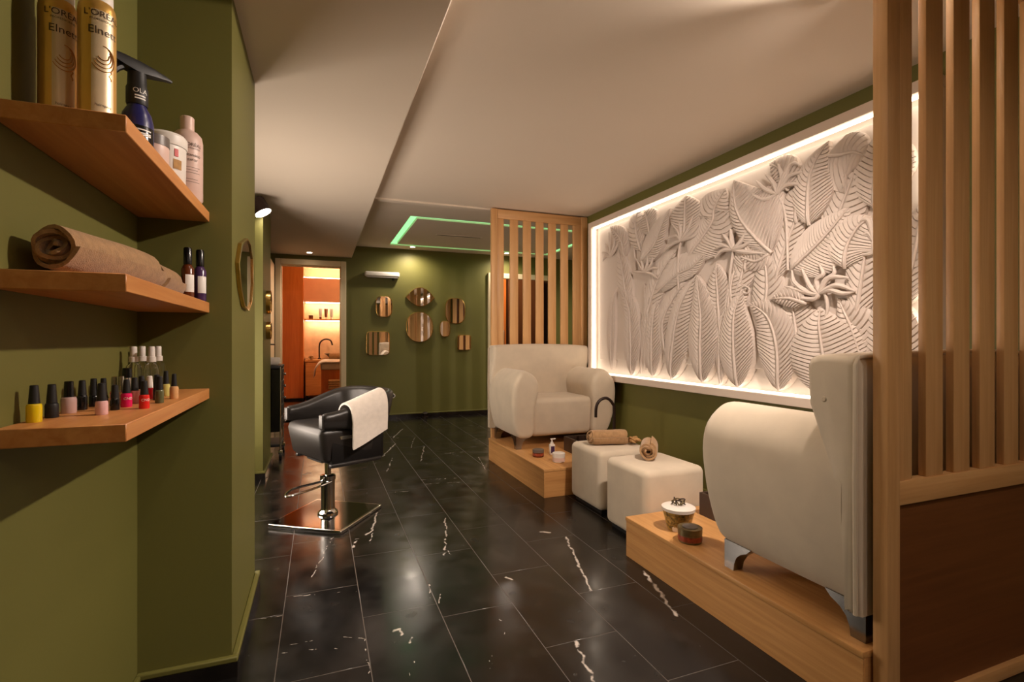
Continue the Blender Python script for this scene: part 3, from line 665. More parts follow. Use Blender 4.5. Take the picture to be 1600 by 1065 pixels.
# ------------------------------------------------------------------ armchairs
def armchair(label, loc, rz):
    t = thing('armchair', label, 'armchair', loc, rz, 'cream armchairs')
    prof = crv([(-.35, 0, .088), (-.435, 0, .12), (-.48, 0, .27), (-.49, 0, .43), (-.475, 0, .55), (-.41, 0, .64), (-.345, 0, .652), (-.275, 0, .60), (-.25, 0, .52), (-.262, 0, .42), (-.28, 0, .3), (-.28, 0, .12)], 4, True)
    cx, cz = -.37, .38
    for sg in (1, -1):
        rings = []
        for y, s in ((-.340, .62), (-.339, .78), (-.331, .90), (-.315, .965), (-.29, .995), (-.22, 1), (-.1, 1), (.05, 1), (.2, .99), (.26, .97)):
            ring = []
            for p in prof:
                x = cx + (p.x - cx) * s; z = cz + (p.z - cz) * (1 - (1 - s) * .28)
                z -= .0 if y < 0 else 0
                ring.append((sg * x, y + (.062 * (max(0, .45 - z) / .45) if y < .1 else 0) + (.032 * (max(0, (z - .54)) / .11) ** 2 if y < -.2 else 0), z))
            rings.append(ring)
        MB().loft(rings).build('armrest', 'cream_fabric', t, ang=80)
    # seat
    m = MB().rbox(-.285, .285, -.285, .2, .09, .415, .045, 5)
    m.v = [(x, y + (.05 * (max(0, .42 - z) / .42) ** 1.4 if y < 0 else 0), z + (.018 * (1 - (x / .285) ** 2) * (1 - (y / .3) ** 2) if z > .3 else 0)) for x, y, z in m.v]
    m.build('seat', 'cream_fabric', t, ang=80)
    # back
    rings = []
    for x in (-.485, -.478, -.46, -.42, -.34, -.28, -.14, 0, .14, .28, .34, .42, .46, .478, .485):
        a = abs(x); yb = .305; inset = .02 if a > .48 else (.006 if a > .47 else 0)
        wrap = -.025 * (a / .485) ** 2
        top = .868 - .012 * (a / .485) ** 2 - inset
        if a < .3: fr = [(.165, top - .03), (.16, .70), (.165, .5), (.17, .3), (.175, .1)]
        else:
            k = min(1, (a - .3) / .1); g = lambda y0, y1: y0 + (y1 - y0) * k
            fr = [(.165 + wrap + inset, top - .03), (g(.16, .172) + wrap + inset, .70), (g(.165, .235), .5), (g(.17, .262), .3), (g(.175, .27), .1)]
        yt = fr[0][0]
        ring = [(yb - inset, .09 + inset), (yb - inset, .5), (yb - inset, top - .03), (yb - .012 - inset, top - .005), (yb - .035 - inset * .3, top), (yt + .035, top), (yt + .01, top - .008)] + fr
        rings.append([(x, y, z) for y, z in ring])
    back = MB().loft(rings).build('backrest', 'cream_fabric', t, ang=70)
    pts = [(-.484, .302, .1), (-.487, .302, .5), (-.484, .302, .83), (-.47, .300, .853), (-.3, .300, .862), (0, .300, .868), (.3, .300, .862), (.47, .300, .853), (.484, .302, .83), (.487, .302, .5), (.484, .302, .1)]
    MB().tube(pts, .0065, 8).build('piping', 'cream_fabric', back)
    for sg in (-1, 1): MB().tube([(sg * .482, .205, .72), (sg * .4885, .205, .72)], [.012, .006], 12).build('button', 'cream_fabric', back)
    for sx in (-1, 1):
        for sy in (-1, 1):
            rings = []
            for z, w_ in ((0, .046), (.03, .050), (.055, .060), (.075, .08), (.09, .11), (.11, .13)):
                cx_, cy_ = sx * .43, (-.262 if sy < 0 else .295)
                a0, a1 = cx_, cx_ - sx * w_; b0, b1 = cy_, cy_ - sy * w_
                rings.append([(a0, b0, z), (a1, b0, z), (a1, b1, z), (a0, b1, z)])
            MB().loft(rings).build('leg', 'satin_steel', t, ang=30)
    return t
armchair('cream upholstered armchair against the far slatted screen, facing the camera', (1.95, 4.13, .2), 0)
armchair('cream upholstered armchair on the near platform, seen from its side at the right', (1.945, 1.312, .2), pi)

# ------------------------------------------------------------------ footstools
def stool(label, x0, x1, y0, y1, h):
    t = thing('footstool', label, 'footstool', ((x0 + x1) / 2, (y0 + y1) / 2, 0), group='cream cube footstools')
    a, b = (x1 - x0) / 2, (y1 - y0) / 2
    m = MB().rbox(-a, a, -b, b, .022, h, .038, 6)
    bm = None
    m.build('cushion', 'cream_fabric', t, ang=80)
    MB().box(-a + .03, a - .03, -b + .03, b - .03, 0, .024).build('base', 'black_matte', t)
    return t
stool('cream cube footstool with an upright rolled towel end, nearer the camera', 1.60, 2.0, 2.215, 2.615, .41)
stool('cream cube footstool with a sideways rolled towel, nearer the far platform', 1.645, 2.05, 2.75, 3.15, .40)

# ------------------------------------------------------------------ towels on the stools
t = thing('rolled_towel', 'tan rolled towel lying sideways on the far footstool', 'towel', (1.70, 2.97, .402), rz=R(-104)); spiral_roll(t, 'roll', 'towel_tan', .055, .24, 3, seed=11)
t = thing('rolled_towel', 'tan rolled towel with its spiral end towards the camera on the near footstool', 'towel', (1.765, 2.42, .412), rz=R(-38)); spiral_roll(t, 'roll', 'towel_tan', .058, .20, 3.2, seed=12)
# dried loofah bundle behind the far towel
t = thing('dried_bundle', 'bundle of dried straw coloured stems behind the far footstool towel', 'dried plant', (1.965, 2.90, .40))
rn = random.Random(5)
for i in range(11):
    a = rn.uniform(-1.9, .9); l = rn.uniform(.05, .085); z = .01 + rn.random() * .03
    MB().tube(crv([(rn.uniform(-.015, .015), rn.uniform(-.015, .015), z), (l * .5 * cos(a), l * .5 * sin(a), z + .012), (l * cos(a + .3), l * sin(a + .3), z + rn.uniform(-.004, .006))], 4), [.006] * 3 + [.009] * 4 + [.005, .002], 6).build('stem', 'straw', t)

# ------------------------------------------------------------------ pedicure basins and tap
def basin(label, x0, x1, y0, y1):
    t = thing('foot_basin', label, 'basin', ((x0 + x1) / 2, (y0 + y1) / 2, .2), group='dark foot basins')
    m = MB(); th = .014
    m.box(x0, x1, y0, y0 + th, .2, .315).box(x0, x1, y1 - th, y1, .2, .315).box(x0, x0 + th, y0 + th, y1 - th, .2, .315).box(x1 - th, x1, y0 + th, y1 - th, .2, .315)
    m.build('wall', 'walnut_box', t, True); MB().box(x0 + th, x1 - th, y0 + th, y1 - th, .2, .215).build('bottom', 'walnut_box', t, True)
basin('dark open foot basin on the far platform before the armchair', 1.885, 2.085, 3.24, 3.72)
basin('dark open foot basin on the near platform beside the armchair', 1.845, 2.42, 1.74, 2.09)
t = thing('tap', 'black gooseneck tap arching over the far foot basin', 'tap', (2.125, 3.34, .2))
MB().lathe([(.026, 0), (.026, .012), (.018, .02)], 16).build('base', 'bronze', t)
MB().tube(crv([(0, 0, .015), (0, 0, .36), (-.012, 0, .415), (-.05, 0, .455), (-.09, 0, .462), (-.135, 0, .44), (-.158, 0, .395), (-.162, 0, .32)], 6), .0115, 12).build('spout', 'bronze', t)

# ------------------------------------------------------------------ jars and pots on the platforms
def jar(name, label, p, r, h, mat, lidmat, lidh=.3, group=None):
    t = thing(name, label, 'jar', p, 0, group)
    MB().lathe([(r * .9, 0), (r, h * .08), (r, h * (1 - lidh)), (r * .94, h * (1 - lidh) + .001)], 28).build('body', mat, t)
    MB().lathe([(r * 1.02, h * (1 - lidh) + .0012), (r * 1.03, h * .97), (r * .96, h), (r * .8, h - .001)], 28).build('lid', lidmat, t)
    return t
p = on_z(841, 713, .2); t = jar('cream_jar', 'low amber jar with dark lid on the far platform, left of the pump bottle', p, .044, .058, 'amber', 'grey_lid', .4)
MB().lathe([(.0445, .012), (.0448, .014), (.0448, .028), (.0445, .03)], 28).build('label_band', 'label_rust', t)
p = on_z(873, 721, .2); t = jar('cream_jar', 'low white jar in front of the pump bottle on the far platform', p, .046, .068, 'white_plastic', 'white_plastic', .42)
MB().lathe([(.0463, .008), (.0466, .01), (.0466, .034), (.0463, .036)], 28).build('label_band', 'pink_bottle', t)
p = on_z(865, 711, .2) + Vector((0, .03, 0)); t = thing('pump_bottle', 'small white pump bottle with dark label on the far platform', 'bottle', p)
MB().rbox(-.021, .021, -.016, .016, 0, .085, .006, 2).build('body', 'white_plastic', t)
MB().rbox(-.016, .016, -.0168, -.0158, .015, .068, .0004, 1).build('label', 'purple', t)
MB().lathe([(.012, .085), (.012, .1), (.005, .101), (.005, .118)], 14).build('collar', 'white_plastic', t)
MB().rbox(-.012, .03, -.006, .006, .118, .128, .003, 2).build('pump_head', 'white_plastic', t)
p = on_z(1060, 826, .2); t = thing('patterned_pot', 'white and gold patterned pot with dark twisted ornament on top, near platform', 'pot', p)
MB().lathe([(.048, 0), (.052, .006), (.072, .085), (.076, .1)], 32).build('body', 'bowl_pattern', t)
MB().lathe([(.0775, .094), (.0785, .108), (.06, .115), (.03, .117), (.002, .117)], 32).build('lid', 'white_plastic', t)
MB().lathe([(.0485, .0), (.0525, .005), (.058, .032), (.056, .032)], 32, a0=R(200), a1=R(290)).build('white_patch', 'white_plastic', t)
rn = random.Random(9)
for i in range(6):
    a = i * 1.05; MB().tube(crv([(.012 * cos(a), .012 * sin(a), .118), (.03 * cos(a + .5), .03 * sin(a + .5), .132 + .01 * (i % 2)), (.02 * cos(a + 1.3), .02 * sin(a + 1.3), .14), (.035 * cos(a + 2), .035 * sin(a + 2), .124)], 5), .0032, 6).build('ornament', 'walnut_box' if i % 2 else 'tin', t)
p = on_z(1078, 845, .2); t = jar('cosmetic_tin', 'round tin with olive lid and red label in front of the patterned pot', p, .052, .066, 'tin', 'tin', .42)
MB().lathe([(.0525, .010), (.0528, .012), (.0528, .03), (.0525, .032)], 28).build('label_band', 'label_rust', t)
MB().lathe([(.001, .0662), (.034, .0662), (.034, .0672), (.001, .0672)], 24).build('lid_disc', 'grey_lid', t)

# ------------------------------------------------------------------ salon chair
SC = thing('salon_chair', 'black leather salon chair on a chrome pump base, facing the left wall', 'salon chair', (.14, 3.35, 0), R(-64.8))
inv = lambda X, Y: Matrix.Rotation(R(64.8), 3, 'Z') @ Vector((X - .14, Y - 3.35, 0))
pc = inv(.05, 3.345)
def rot2(x, y, a): return (x * cos(a) - y * sin(a), x * sin(a) + y * cos(a))
pa = R(56.1) + R(64.8)
def plate(mb, h, z0, z1, r=.012):
    base = []
    for sx, sy in ((-1, -1), (1, -1), (1, 1), (-1, 1)):
        for k in range(5):
            a = math.atan2(sy, sx) - pi / 4 + k * pi / 8; base.append((sx * (h - r) + r * cos(a), sy * (h - r) + r * sin(a)))
    out = [rot2(x, y, pa) for x, y in base]
    mb.loft([[(pc.x + x, pc.y + y, z) for x, y in out] for z in (z0, z1)]); return mb
plate(MB(), .243, .0, .022).build('base_plate', 'chrome', SC, bevel=.004)
plate(MB(), .228, .022, .0235).build('plate_mat', 'chrome_dark', SC)
cp = (pc.x, pc.y)
col = MB().lathe([(.062, .0236), (.06, .036), (.044, .05), (.041, .06), (.041, .235), (.046, .236), (.046, .262), (.03, .268)], 28, (*cp, 0)).build('pump_column', 'chrome', SC)
MB().lathe([(.019, .268), (.019, .37)], 18, (*cp, 0)).build('piston', 'chrome', SC)
MB().rbox(cp[0] - .1, cp[0] + .1, cp[1] - .09, cp[1] + .09, .366, .386, .004, 1).build('seat_bracket', 'black_matte', SC)
lv = []
for (X, Y, Z) in ((.07, 3.30, .232), (-.02, 3.25, .215), (-.16, 3.19, .198), (-.185, 3.215, .20), (-.16, 3.25, .215), (-.12, 3.27, .222), (.03, 3.33, .232)):
    q = inv(X, Y); lv.append((q.x, q.y, Z))
MB().tube(crv(lv, 6), .007, 8).build('pump_lever', 'chrome', SC)
# seat block
m = MB().rbox(-.235, .235, -.255, .10, .385, .598, .035, 5)
m.v = [(x * (1 - .10 * max(0, (.5 - z) / .12) * (1 if y < 0 else .3)), y - .022 * cos(x / .235 * 1.4) * (1 - ((z - .49) / .11) ** 2) * (1 if y < -.15 else 0) + (.05 * max(0, (.46 - z) / .08) if y < -.1 else 0), z + (.02 * (1 - (x / .24) ** 2) if z > .58 else 0)) for x, y, z in m.v]
m.build('seat_cushion', 'leather', SC, ang=70)
for sg in (-1, 1):
    sd = MB().rbox(sg * .205 - .012, sg * .205 + .026 * (1 if sg > 0 else 0) + (.012 if sg < 0 else 0), -.19, .13, .375, .60, .006, 2).build('side_panel', 'leather_dark', SC)
    MB().rbox(sg * .225 - .016, sg * .225 + .016, -.2, .13, .368, .392, .008, 2).build('side_rail', 'leather', SC)
    MB().rbox(sg * .234 - .003, sg * .234 + .003, -.14, .0, .525, .548, .002, 1).build('bracket_plate', 'silver', SC)
MB().rbox(-.2, .2, .08, .17, .375, .62, .01, 2).build('back_shell', 'leather_dark', SC)
# armrest and back band
path = crv([(.238, -.25), (.243, -.12), (.246, .02), (.225, .13), (.13, .195), (0, .212), (-.13, .195), (-.225, .13), (-.246, .02), (-.243, -.12), (-.238, -.25)] and
           [(x, y, 0) for x, y in [(.238, -.25), (.243, -.12), (.246, .02), (.225, .13), (.13, .195), (0, .212), (-.13, .195), (-.225, .13), (-.246, .02), (-.243, -.12), (-.238, -.25)]], 6)
n = len(path); rings = []
for i, p in enumerate(path):
    tt = (path[min(i + 1, n - 1)] - path[max(i - 1, 0)]).normalized(); nr = Vector((tt.y, -tt.x, 0))   # outward
    q = max(0.0, min(1.0, (p.y + .25) / .46)); q = q * q * (3 - 2 * q)
    zt = .688 + .105 * q; zb = .598 - .05 * q; thk = .052 + .016 * q; lean = .03 * q + .006
    e_ = .86 if i in (0, n - 1) else 1
    r_ = .018
    prof = [(-thk / 2 + .01, zb + .01), (-thk / 2 + .006, (zb + zt) / 2), (-thk / 2 - .004, zt - .03), (-thk / 2 + .002, zt - .012), (-thk / 4, zt - .001), (0, zt + .003), (thk / 4, zt - .001), (thk / 2 - .002, zt - .012), (thk / 2 + .004, zt - .03), (thk / 2, (zb + zt) / 2), (thk / 2 - .008, zb + .012), (thk / 2 - .018, zb), (-thk / 2 + .018, zb)]
    zc = (zt + zb) / 2
    rings.append([p + nr * (o_ * e_ + lean * (z - zb) / (zt - zb)) + Vector((0, 0, zc + (z - zc) * e_)) for o_, z in prof])
MB().loft(rings).build('arm_and_back_band', 'leather', SC, ang=70)
for sg in (-1, 1):
    MB().rbox(sg * .239 - .024, sg * .239 + .024, -.262, -.248, .603, .682, .006, 3).build('arm_cap', 'leather', SC)
t = SC  # towel lies over the near arm of the chair
TW = thing('draped_towel', 'white towel draped over the armrest of the black salon chair', 'towel', (.14, 3.35, 0), R(-64.8))
rings = []
for k in range(13):
    s = k / 12; y = -.115 + .235 * s; q = max(0, min(1, (y + .25) / .46)); q = q * q * (3 - 2 * q); zt = .695 + .105 * q; xo = .244 + .012 * q * (1 - q) - .02 * max(0, (y - .05) / .1) ** 2
    skew = .0
    line = crv([(xo - .075, 0, zt - .10), (xo - .045, 0, zt - .012), (xo, 0, zt + .012), (xo + .048, 0, zt - .006), (xo + .064, 0, zt - .06), (xo + .056, 0, zt - .14), (xo + .05 + .006 * sin(5 * s), 0, zt - .245 + .02 * s)], 5)
    outer = []; inner = []
    for i, p in enumerate(line):
        tt = (line[min(i + 1, len(line) - 1)] - line[max(i - 1, 0)]).normalized(); nr = Vector((-tt.z, 0, tt.x))
        if nr.z < 0 and i < 12: nr = -nr
        if i >= 12 and nr.x < 0: nr = -nr
        yy = y + .035 * (i / len(line) - .4)
        outer.append((p.x + nr.x * .012, yy, p.z + nr.z * .012)); inner.append((p.x, yy, p.z))
    rings.append(outer + inner[::-1])
MB().loft(rings).build('cloth', 'towel_white', TW, ang=60)

# ------------------------------------------------------------------ trolley
T = thing('salon_trolley', 'black salon trolley with drawers and chrome knobs behind the left column', 'trolley', (-.5, 5.35, 0))
MB().rbox(-.17, .155, -.18, .2, .25, .84, .006, 1).build('body', 'black_gloss', T)
MB().rbox(-.18, .17, -.19, .21, .84, .87, .006, 2).build('top_tray', 'black_matte', T)
MB().rbox(-.18, .165, -.185, .205, .11, .135, .005, 1).build('lower_tray', 'black_matte', T)
for i in range(5):
    dr = MB().rbox(.156, .168, -.165, .19, .27 + .114 * i, .376 + .114 * i, .003, 1).build('drawer', 'black_matte', T)
    MB().tube([(.168, .01, .325 + .114 * i), (.178, .01, .325 + .114 * i), (.186, .01, .325 + .114 * i), (.196, .01, .325 + .114 * i)], [.006, .006, .016, .012], 14).build('knob', 'chrome', dr)
for x in (-.165, .16):
    for y in (-.186, .2):
        MB().cyl((x, y, .075), (x, y, .86), .007, 10).build('post', 'chrome', T)
        c = MB().cyl((x - .012, y, .03), (x + .012, y, .03), .03, 18).build('caster', 'black_matte', T)
        MB().rbox(x - .018, x + .018, y - .012, y + .02, .045, .08, .004, 1).build('fork', 'chrome', c)
t = thing('rolled_towel', 'white rolled towel on top of the black trolley', 'towel', (-.50, 5.22, .872), rz=R(-90)); spiral_roll(t, 'roll', 'towel_white', .045, .145, 2.5, seed=21)

# ------------------------------------------------------------------ mirrors on the back wall
def outline(kind, a, b, n=48):
    o = []
    for k in range(n):
        th = 2 * pi * k / n; c, s = cos(th), sin(th)
        if kind == 'lens':
            # two arcs meeting in points left and right
            x = -a * cos(pi * (k % (n // 2)) / (n // 2)) if k < n // 2 else a * cos(pi * (k - n // 2) / (n // 2))
            y = (b * (1 - (abs(x) / a) ** 2)) * (1 if k < n // 2 else -1); o.append((x, y * (1.0 if y < 0 else 1.1)))
        else:
            e = {'round': 2.25, 'pebble': 3.0, 'square': 7.0}[kind]
            x = a * abs(c) ** (2 / e) * (1 if c > 0 else -1); y = b * abs(s) ** (2 / e) * (1 if s > 0 else -1); o.append((x, y))
    return o
def mirror(label, kind, u0, u1, v0, v1, fr=.008, tilt=0):
    a = on_y(u0, v1, YB - .03); b = on_y(u1, v0, YB - .03); c = (a + b) / 2; w_, h_ = (b.x - a.x) / 2, (b.z - a.z) / 2
    t = thing('wall_mirror', label, 'mirror', (c.x, YB, c.z), 0, 'mirrors on the back wall')
    o = outline(kind, w_, h_); i = outline(kind, w_ - fr, h_ - fr)
    m = MB(); n = len(o)
    rings = [[(x, -.001, z) for x, z in o], [(x, -.03, z) for x, z in o], [(x, -.032, z) for x, z in i], [(x, -.024, z) for x, z in i]]
    m.loft(rings, False).build('frame', 'brass', t, ang=35)
    m = MB().add([(x, -.025, z) for x, z in i] + [(x, -.002, z) for x, z in i], [tuple(range(n))] + [(k, (k + 1) % n, n + (k + 1) % n, n + k) for k in range(n)])
    m.build('glass', 'mirror', t, ang=20)
mirror('small rounded mirror with thin gold rim below the white wall light', 'pebble', 587, 613, 462, 495)
mirror('eye shaped mirror with pointed ends above the large round mirror', 'lens', 634, 679, 451, 478)
mirror('largest round mirror in a gold rim at the centre of the back wall', 'round', 634.5, 676.5, 487.5, 534.5)
mirror('tall rounded mirror at the upper right of the mirror group', 'pebble', 696, 727, 466, 505)
mirror('smallest rounded mirror between the large round and upper right mirrors', 'pebble', 687.5, 703.5, 501, 526)
mirror('small square mirror lowest at the right of the mirror group', 'square', 715, 736, 523, 547)
mirror('square mirror with rounded corners at the lower left of the mirror group', 'square', 572, 609, 517.5, 555)
# mirrors on the left pier and column
t = thing('wall_mirror', 'elongated octagonal mirror with gold rim on the left green pier', 'mirror', (-.27, 2.14, 1.357))
pr = [(.03, .138), (.12, .132), (.19, .085), (.2, -.02), (.16, -.10), (.07, -.138), (-.05, -.132), (-.15, -.07), (-.2, .01), (-.13, .09)]
pi_ = [(a * .92, b * .95) for a, b in pr]
MB().loft([[(.001, y, z) for y, z in pr], [(.013, y, z) for y, z in pr], [(.014, y, z) for y, z in pi_], [(.009, y, z) for y, z in pi_]], False).build('frame', 'brass', t, ang=25)
MB().add([(.0095, y, z) for y, z in pi_], [tuple(range(10))]).build('glass', 'mirror', t)
for (z, h, lb) in ((1.43, .10, 'narrow gold rimmed mirror, upper of two seen edge-on on the left column'), (1.19, .075, 'round gold rimmed mirror, lower of two seen edge-on on the left column')):
    t = thing('wall_mirror', lb, 'mirror', (-.42, 4.75, z))
    o = [(.09 * cos(k * pi / 12), h * sin(k * pi / 12)) for k in range(24)]; i = [(a * .9, b * .9) for a, b in o]
    MB().loft([[(.001, y, q) for y, q in o], [(.035, y, q) for y, q in o], [(.036, y, q) for y, q in i], [(.028, y, q) for y, q in i]], False).build('frame', 'brass', t)
    MB().add([(.029, y, q) for y, q in i], [tuple(range(24))]).build('glass', 'mirror', t)

# ------------------------------------------------------------------ small wall fittings
a = on_y(570, 434, 7.26); b = on_y(624, 421.5, 7.26)
t = thing('wall_light', 'white bar shaped wall light above the small mirrors on the back wall', 'wall light', ((a.x + b.x) / 2, 7.3, a.z))
wv = (b.x - a.x) / 2
MB().rbox(-wv, wv, -.075, -.002, .025, .095, .02, 4).build('housing', 'white_plastic', t)
MB().rbox(-wv * .9, wv * .9, -.066, -.012, .012, .026, .004, 2).build('diffuser', 'grey_plastic', t)
MB().lathe([(.012, -.02), (.016, -.012), (.016, .013)], 14, (wv * .65, -.035, 0)).build('sensor', 'black_matte', t)
p = on_y(614, 618, 7.29); t = thing('wall_socket', 'small round wall socket low on the back wall beside the salon chair', 'socket', (p.x, 7.3, p.z))
MB().tube([(0, -.001, 0), (0, -.012, 0), (0, -.014, 0)], [.034, .034, .028], 20).build('plate', 'white_plastic', t); MB().tube([(0, -.0135, 0), (0, -.04, 0)], [.02, .017], 16).build('plug', 'black_matte', t)
p = on_z(670, 656, 0); t = thing('door_stop', 'small dark metal door stop on the floor below the mirrors', 'door stop', (p.x, 7.2, 0))
MB().lathe([(.045, 0), (.045, .012), (.02, .016), (.02, .05), (.032, .055), (.032, .075), (.02, .08)], 18).build('body', 'bronze', t); MB().lathe([(.033, .057), (.035, .06), (.035, .07), (.033, .073)], 18).build('rubber_ring', 'grey_lid', t)

# ------------------------------------------------------------------ corner shelves
SX0, SX1, SY0, SY1 = -.528, -.334, 1.125, 1.878
SHZ = [(1.486, 1.519), (1.191, 1.225), (.913, .9464)]
for (z0, z1), lb in zip(SHZ, ('thick wooden wall shelf, topmost of three, holding hair products', 'thick wooden wall shelf, middle of three, holding rolled towels', 'thick wooden wall shelf, lowest of three, holding nail polish')):
    o = MB().rbox(SX0, SX1, SY0, SY1, z0, z1, .0015, 1).build('wall_shelf', 'shelf_x'); o['label'] = lb; o['category'] = 'shelf'; o['group'] = 'corner shelves'
ZT, ZM, ZL = SHZ[0][1], SHZ[1][1], SHZ[2][1]
def face(x, y): return math.atan2(-y, -x)     # direction from a thing towards the photographer's side
# gold spray cans
for i, (x, y) in enumerate(((-.483, 1.25), (-.4125, 1.228))):
    t = thing('hairspray_can', ['gold hairspray can nearest the wall on the top shelf', 'gold hairspray can with visible white cap, right of the other can on the top shelf'][i], 'spray can', (x, y, ZT), group='gold hairspray cans')
    r = .0305; fa = face(x, y) + .32
    MB().lathe([(r * .94, 0), (r, .006), (r, .232), (r * .96, .24), (r * .86, .247)], 36).build('can', 'gold_can', t)
    MB().lathe([(r + .0003, .01), (r + .0003, .225)], 14, (0, 0, 0), fa - .62, fa + .62).build('label_panel', 'champagne', t)
    MB().lathe([(r * .84, .247), (r * .84, .25), (r * .84, .30), (r * .7, .31)], 28).build('cap', 'white_plastic', t)
    text_cyl(t, "L'ORÉAL", .017, r + .0006, .212, fa, 'ink'); text_cyl(t, 'PROFESSIONNEL', .0058, r + .0006, .204, fa, 'ink'); text_cyl(t, 'Elnett', .021, r + .0006, .178, fa, 'ink')
    text_cyl(t, 'hairspray', .0075, r + .0006, .038, fa, 'ink')
    for k in range(4):
        m = MB(); pts = []
        rr, zc = .020 - .0035 * k, .132 + .003 * k
        for j in range(22):
            a = -2.6 + j / 21 * (4.2 - .5 * k); pts.append(((r + .001) * cos(fa + rr * cos(a) / r), (r + .001) * sin(fa + rr * cos(a) / r), zc + rr * 1.25 * sin(a)))
        m.tube(pts, .0008, 5).build('swirl', 'swirl', t)
    m = MB(); pts = [((r + .001) * cos(fa + (.012 + .002 * sin(j)) / r), (r + .001) * sin(fa + (.012 + .002 * sin(j)) / r), .112 - .002 * j) for j in range(10)]; m.tube(pts, .0008, 5).build('swirl', 'swirl', t)
# trigger bottle
x, y = -.395, 1.40; t = thing('trigger_spray_bottle', 'dark blue spray bottle with black trigger head on the top shelf', 'spray bottle', (x, y, ZT), R(-49)); fa = face(x, y) + .3 + R(49)
MB().lathe([(.03, 0), (.032, .006), (.032, .085), (.028, .105), (.019, .122), (.0185, .125)], 28).build('body', 'navy', t)
MB().lathe([(.020, .1255), (.0215, .13), (.0215, .165), (.019, .17), (.018, .2)], 24).build('neck', 'black_matte', t)
hd = MB().loft([[(xx, yy, zz) for xx, zz in [(-s, z0), (s, z0), (s * 1.05, z0 + h * .6), (s * .7, z0 + h), (-s * .7, z0 + h), (-s * 1.05, z0 + h * .6)]] for yy, s, z0, h in ((-.055, .012, .214, .016), (-.03, .014, .206, .024), (.0, .015, .20, .028), (.035, .013, .206, .018), (.062, .008, .211, .009), (.075, .004, .212, .005))]).build('trigger_head', 'black_matte', t)
MB().tube(crv([(0, -.03, .205), (0, -.045, .19), (0, -.05, .165)], 4), [.008] * 5 + [.006] * 3 + [.004], 8).build('trigger', 'black_matte', hd)
text_cyl(t, 'OLA', .015, .0218, .150, fa, 'ink_white'); [MB().lathe([(.0217, zz), (.0219, zz + .003)], 6, (0, 0, 0), fa - .5, fa + .5).build('printed_line', 'ink_white', t) for zz in (.142, .136)]
MB().lathe([(.0324, .02), (.0326, .021), (.0326, .072), (.0324, .073)], 12, (0, 0, 0), fa - .9, fa + .9).build('label', 'black_gloss', t); [MB().lathe([(.0328, zz), (.0330, zz + .003)], 6, (0, 0, 0), fa - .5, fa + .6).build('printed_line', 'ink_white', t) for zz in (.062, .054, .05)]
# tubs and bottle
x, y = -.392, 1.50; t = thing('small_tub', 'small pink tub with grey lid between spray bottle and white tub', 'tub', (x, y, ZT))
MB().lathe([(.033, 0), (.036, .004), (.036, .068)], 28).build('body', 'pink_bottle', t); MB().lathe([(.037, .0682), (.037, .092), (.03, .095)], 28).build('lid', 'grey_lid', t)
x, y = -.396, 1.625; t = thing('large_tub', 'large white tub with red mark on the top shelf', 'tub', (x, y, ZT)); fa = face(x, y) + .55
MB().lathe([(.046, 0), (.049, .005), (.051, .108)], 32).build('body', 'white_plastic', t); MB().lathe([(.0525, .109), (.0535, .112), (.0535, .135), (.048, .142), (.03, .144)], 32).build('lid', 'white_plastic', t)
MB().lathe([(.0508, .078), (.0516, .079), (.0516, .098), (.0508, .099)], 4, (0, 0, 0), fa - .1, fa + .1).build('red_mark', 'ink_red', t)
MB().lathe([(.0506, .045), (.0510, .046), (.0510, .07), (.0506, .071)], 6, (0, 0, 0), fa - .15, fa + .3).build('yellow_mark', 'straw', t)
x, y = -.372, 1.765; t = thing('shampoo_bottle', 'tall pink shampoo bottle with lettering at the end of the top shelf', 'bottle', (x, y, ZT)); fa = face(x, y) + .35
MB().lathe([(.037, 0), (.041, .006), (.041, .178), (.038, .196), (.028, .208), (.019, .213)], 36).build('body', 'pink_bottle', t); MB().lathe([(.0185, .2135), (.0185, .252), (.016, .255)], 24).build('cap', 'pink_bottle', t)
text_cyl(t, "L'ORÉAL", .014, .0415, .158, fa, 'ink'); text_cyl(t, 'PROFESSIONNEL', .0062, .0415, .150, fa, 'ink'); text_cyl(t, 'vitamino', .013, .0415, .128, fa, 'ink'); text_cyl(t, 'color', .013, .0415, .114, fa, 'ink')
for k, zz in enumerate((.095, .087, .079, .06, .052)): MB().lathe([(.0412, zz), (.0414, zz + .001)], 6, (0, 0, 0), fa - .5, fa + .5 - .15 * (k % 2)).build('printed_line', 'ink', t)
# towels on the middle shelf
t = thing('rolled_towel', 'large brown rolled towel at the front of the middle shelf', 'towel', (-.470, 1.20, ZM), R(-6)); spiral_roll(t, 'roll', 'towel_brown', .048, .37, 4, seed=31, taper=1.28, seg=12)
t = thing('rolled_towel', 'brown rolled towel at the back of the middle shelf behind the large one', 'towel', (-.425, 1.60, ZM)); spiral_roll(t, 'roll', 'towel_brown', .049, .19, 4, seed=32)
for i, (x, y) in enumerate(((-.378, 1.80), (-.352, 1.835))):
    t = thing('serum_bottle', ['amber serum bottle with black pump beside the towels', 'purple serum bottle with black pump at the end of the middle shelf'][i], 'bottle', (x, y, ZM), group='serum bottles on the middle shelf'); fa = face(x, y) + .4
    MB().lathe([(.016, 0), (.0175, .004), (.0175, .095), (.012, .107), (.009, .11)], 24).build('body', ('amber', 'purple')[i], t); MB().lathe([(.0115, .1105), (.0115, .158), (.0095, .162)], 18).build('pump_cap', 'black_gloss', t)
    MB().lathe([(.0177, .025), (.0180, .026), (.0180, .077), (.0177, .078)], 10, (0, 0, 0), fa - .75, fa + .75).build('label', 'ink_white', t)

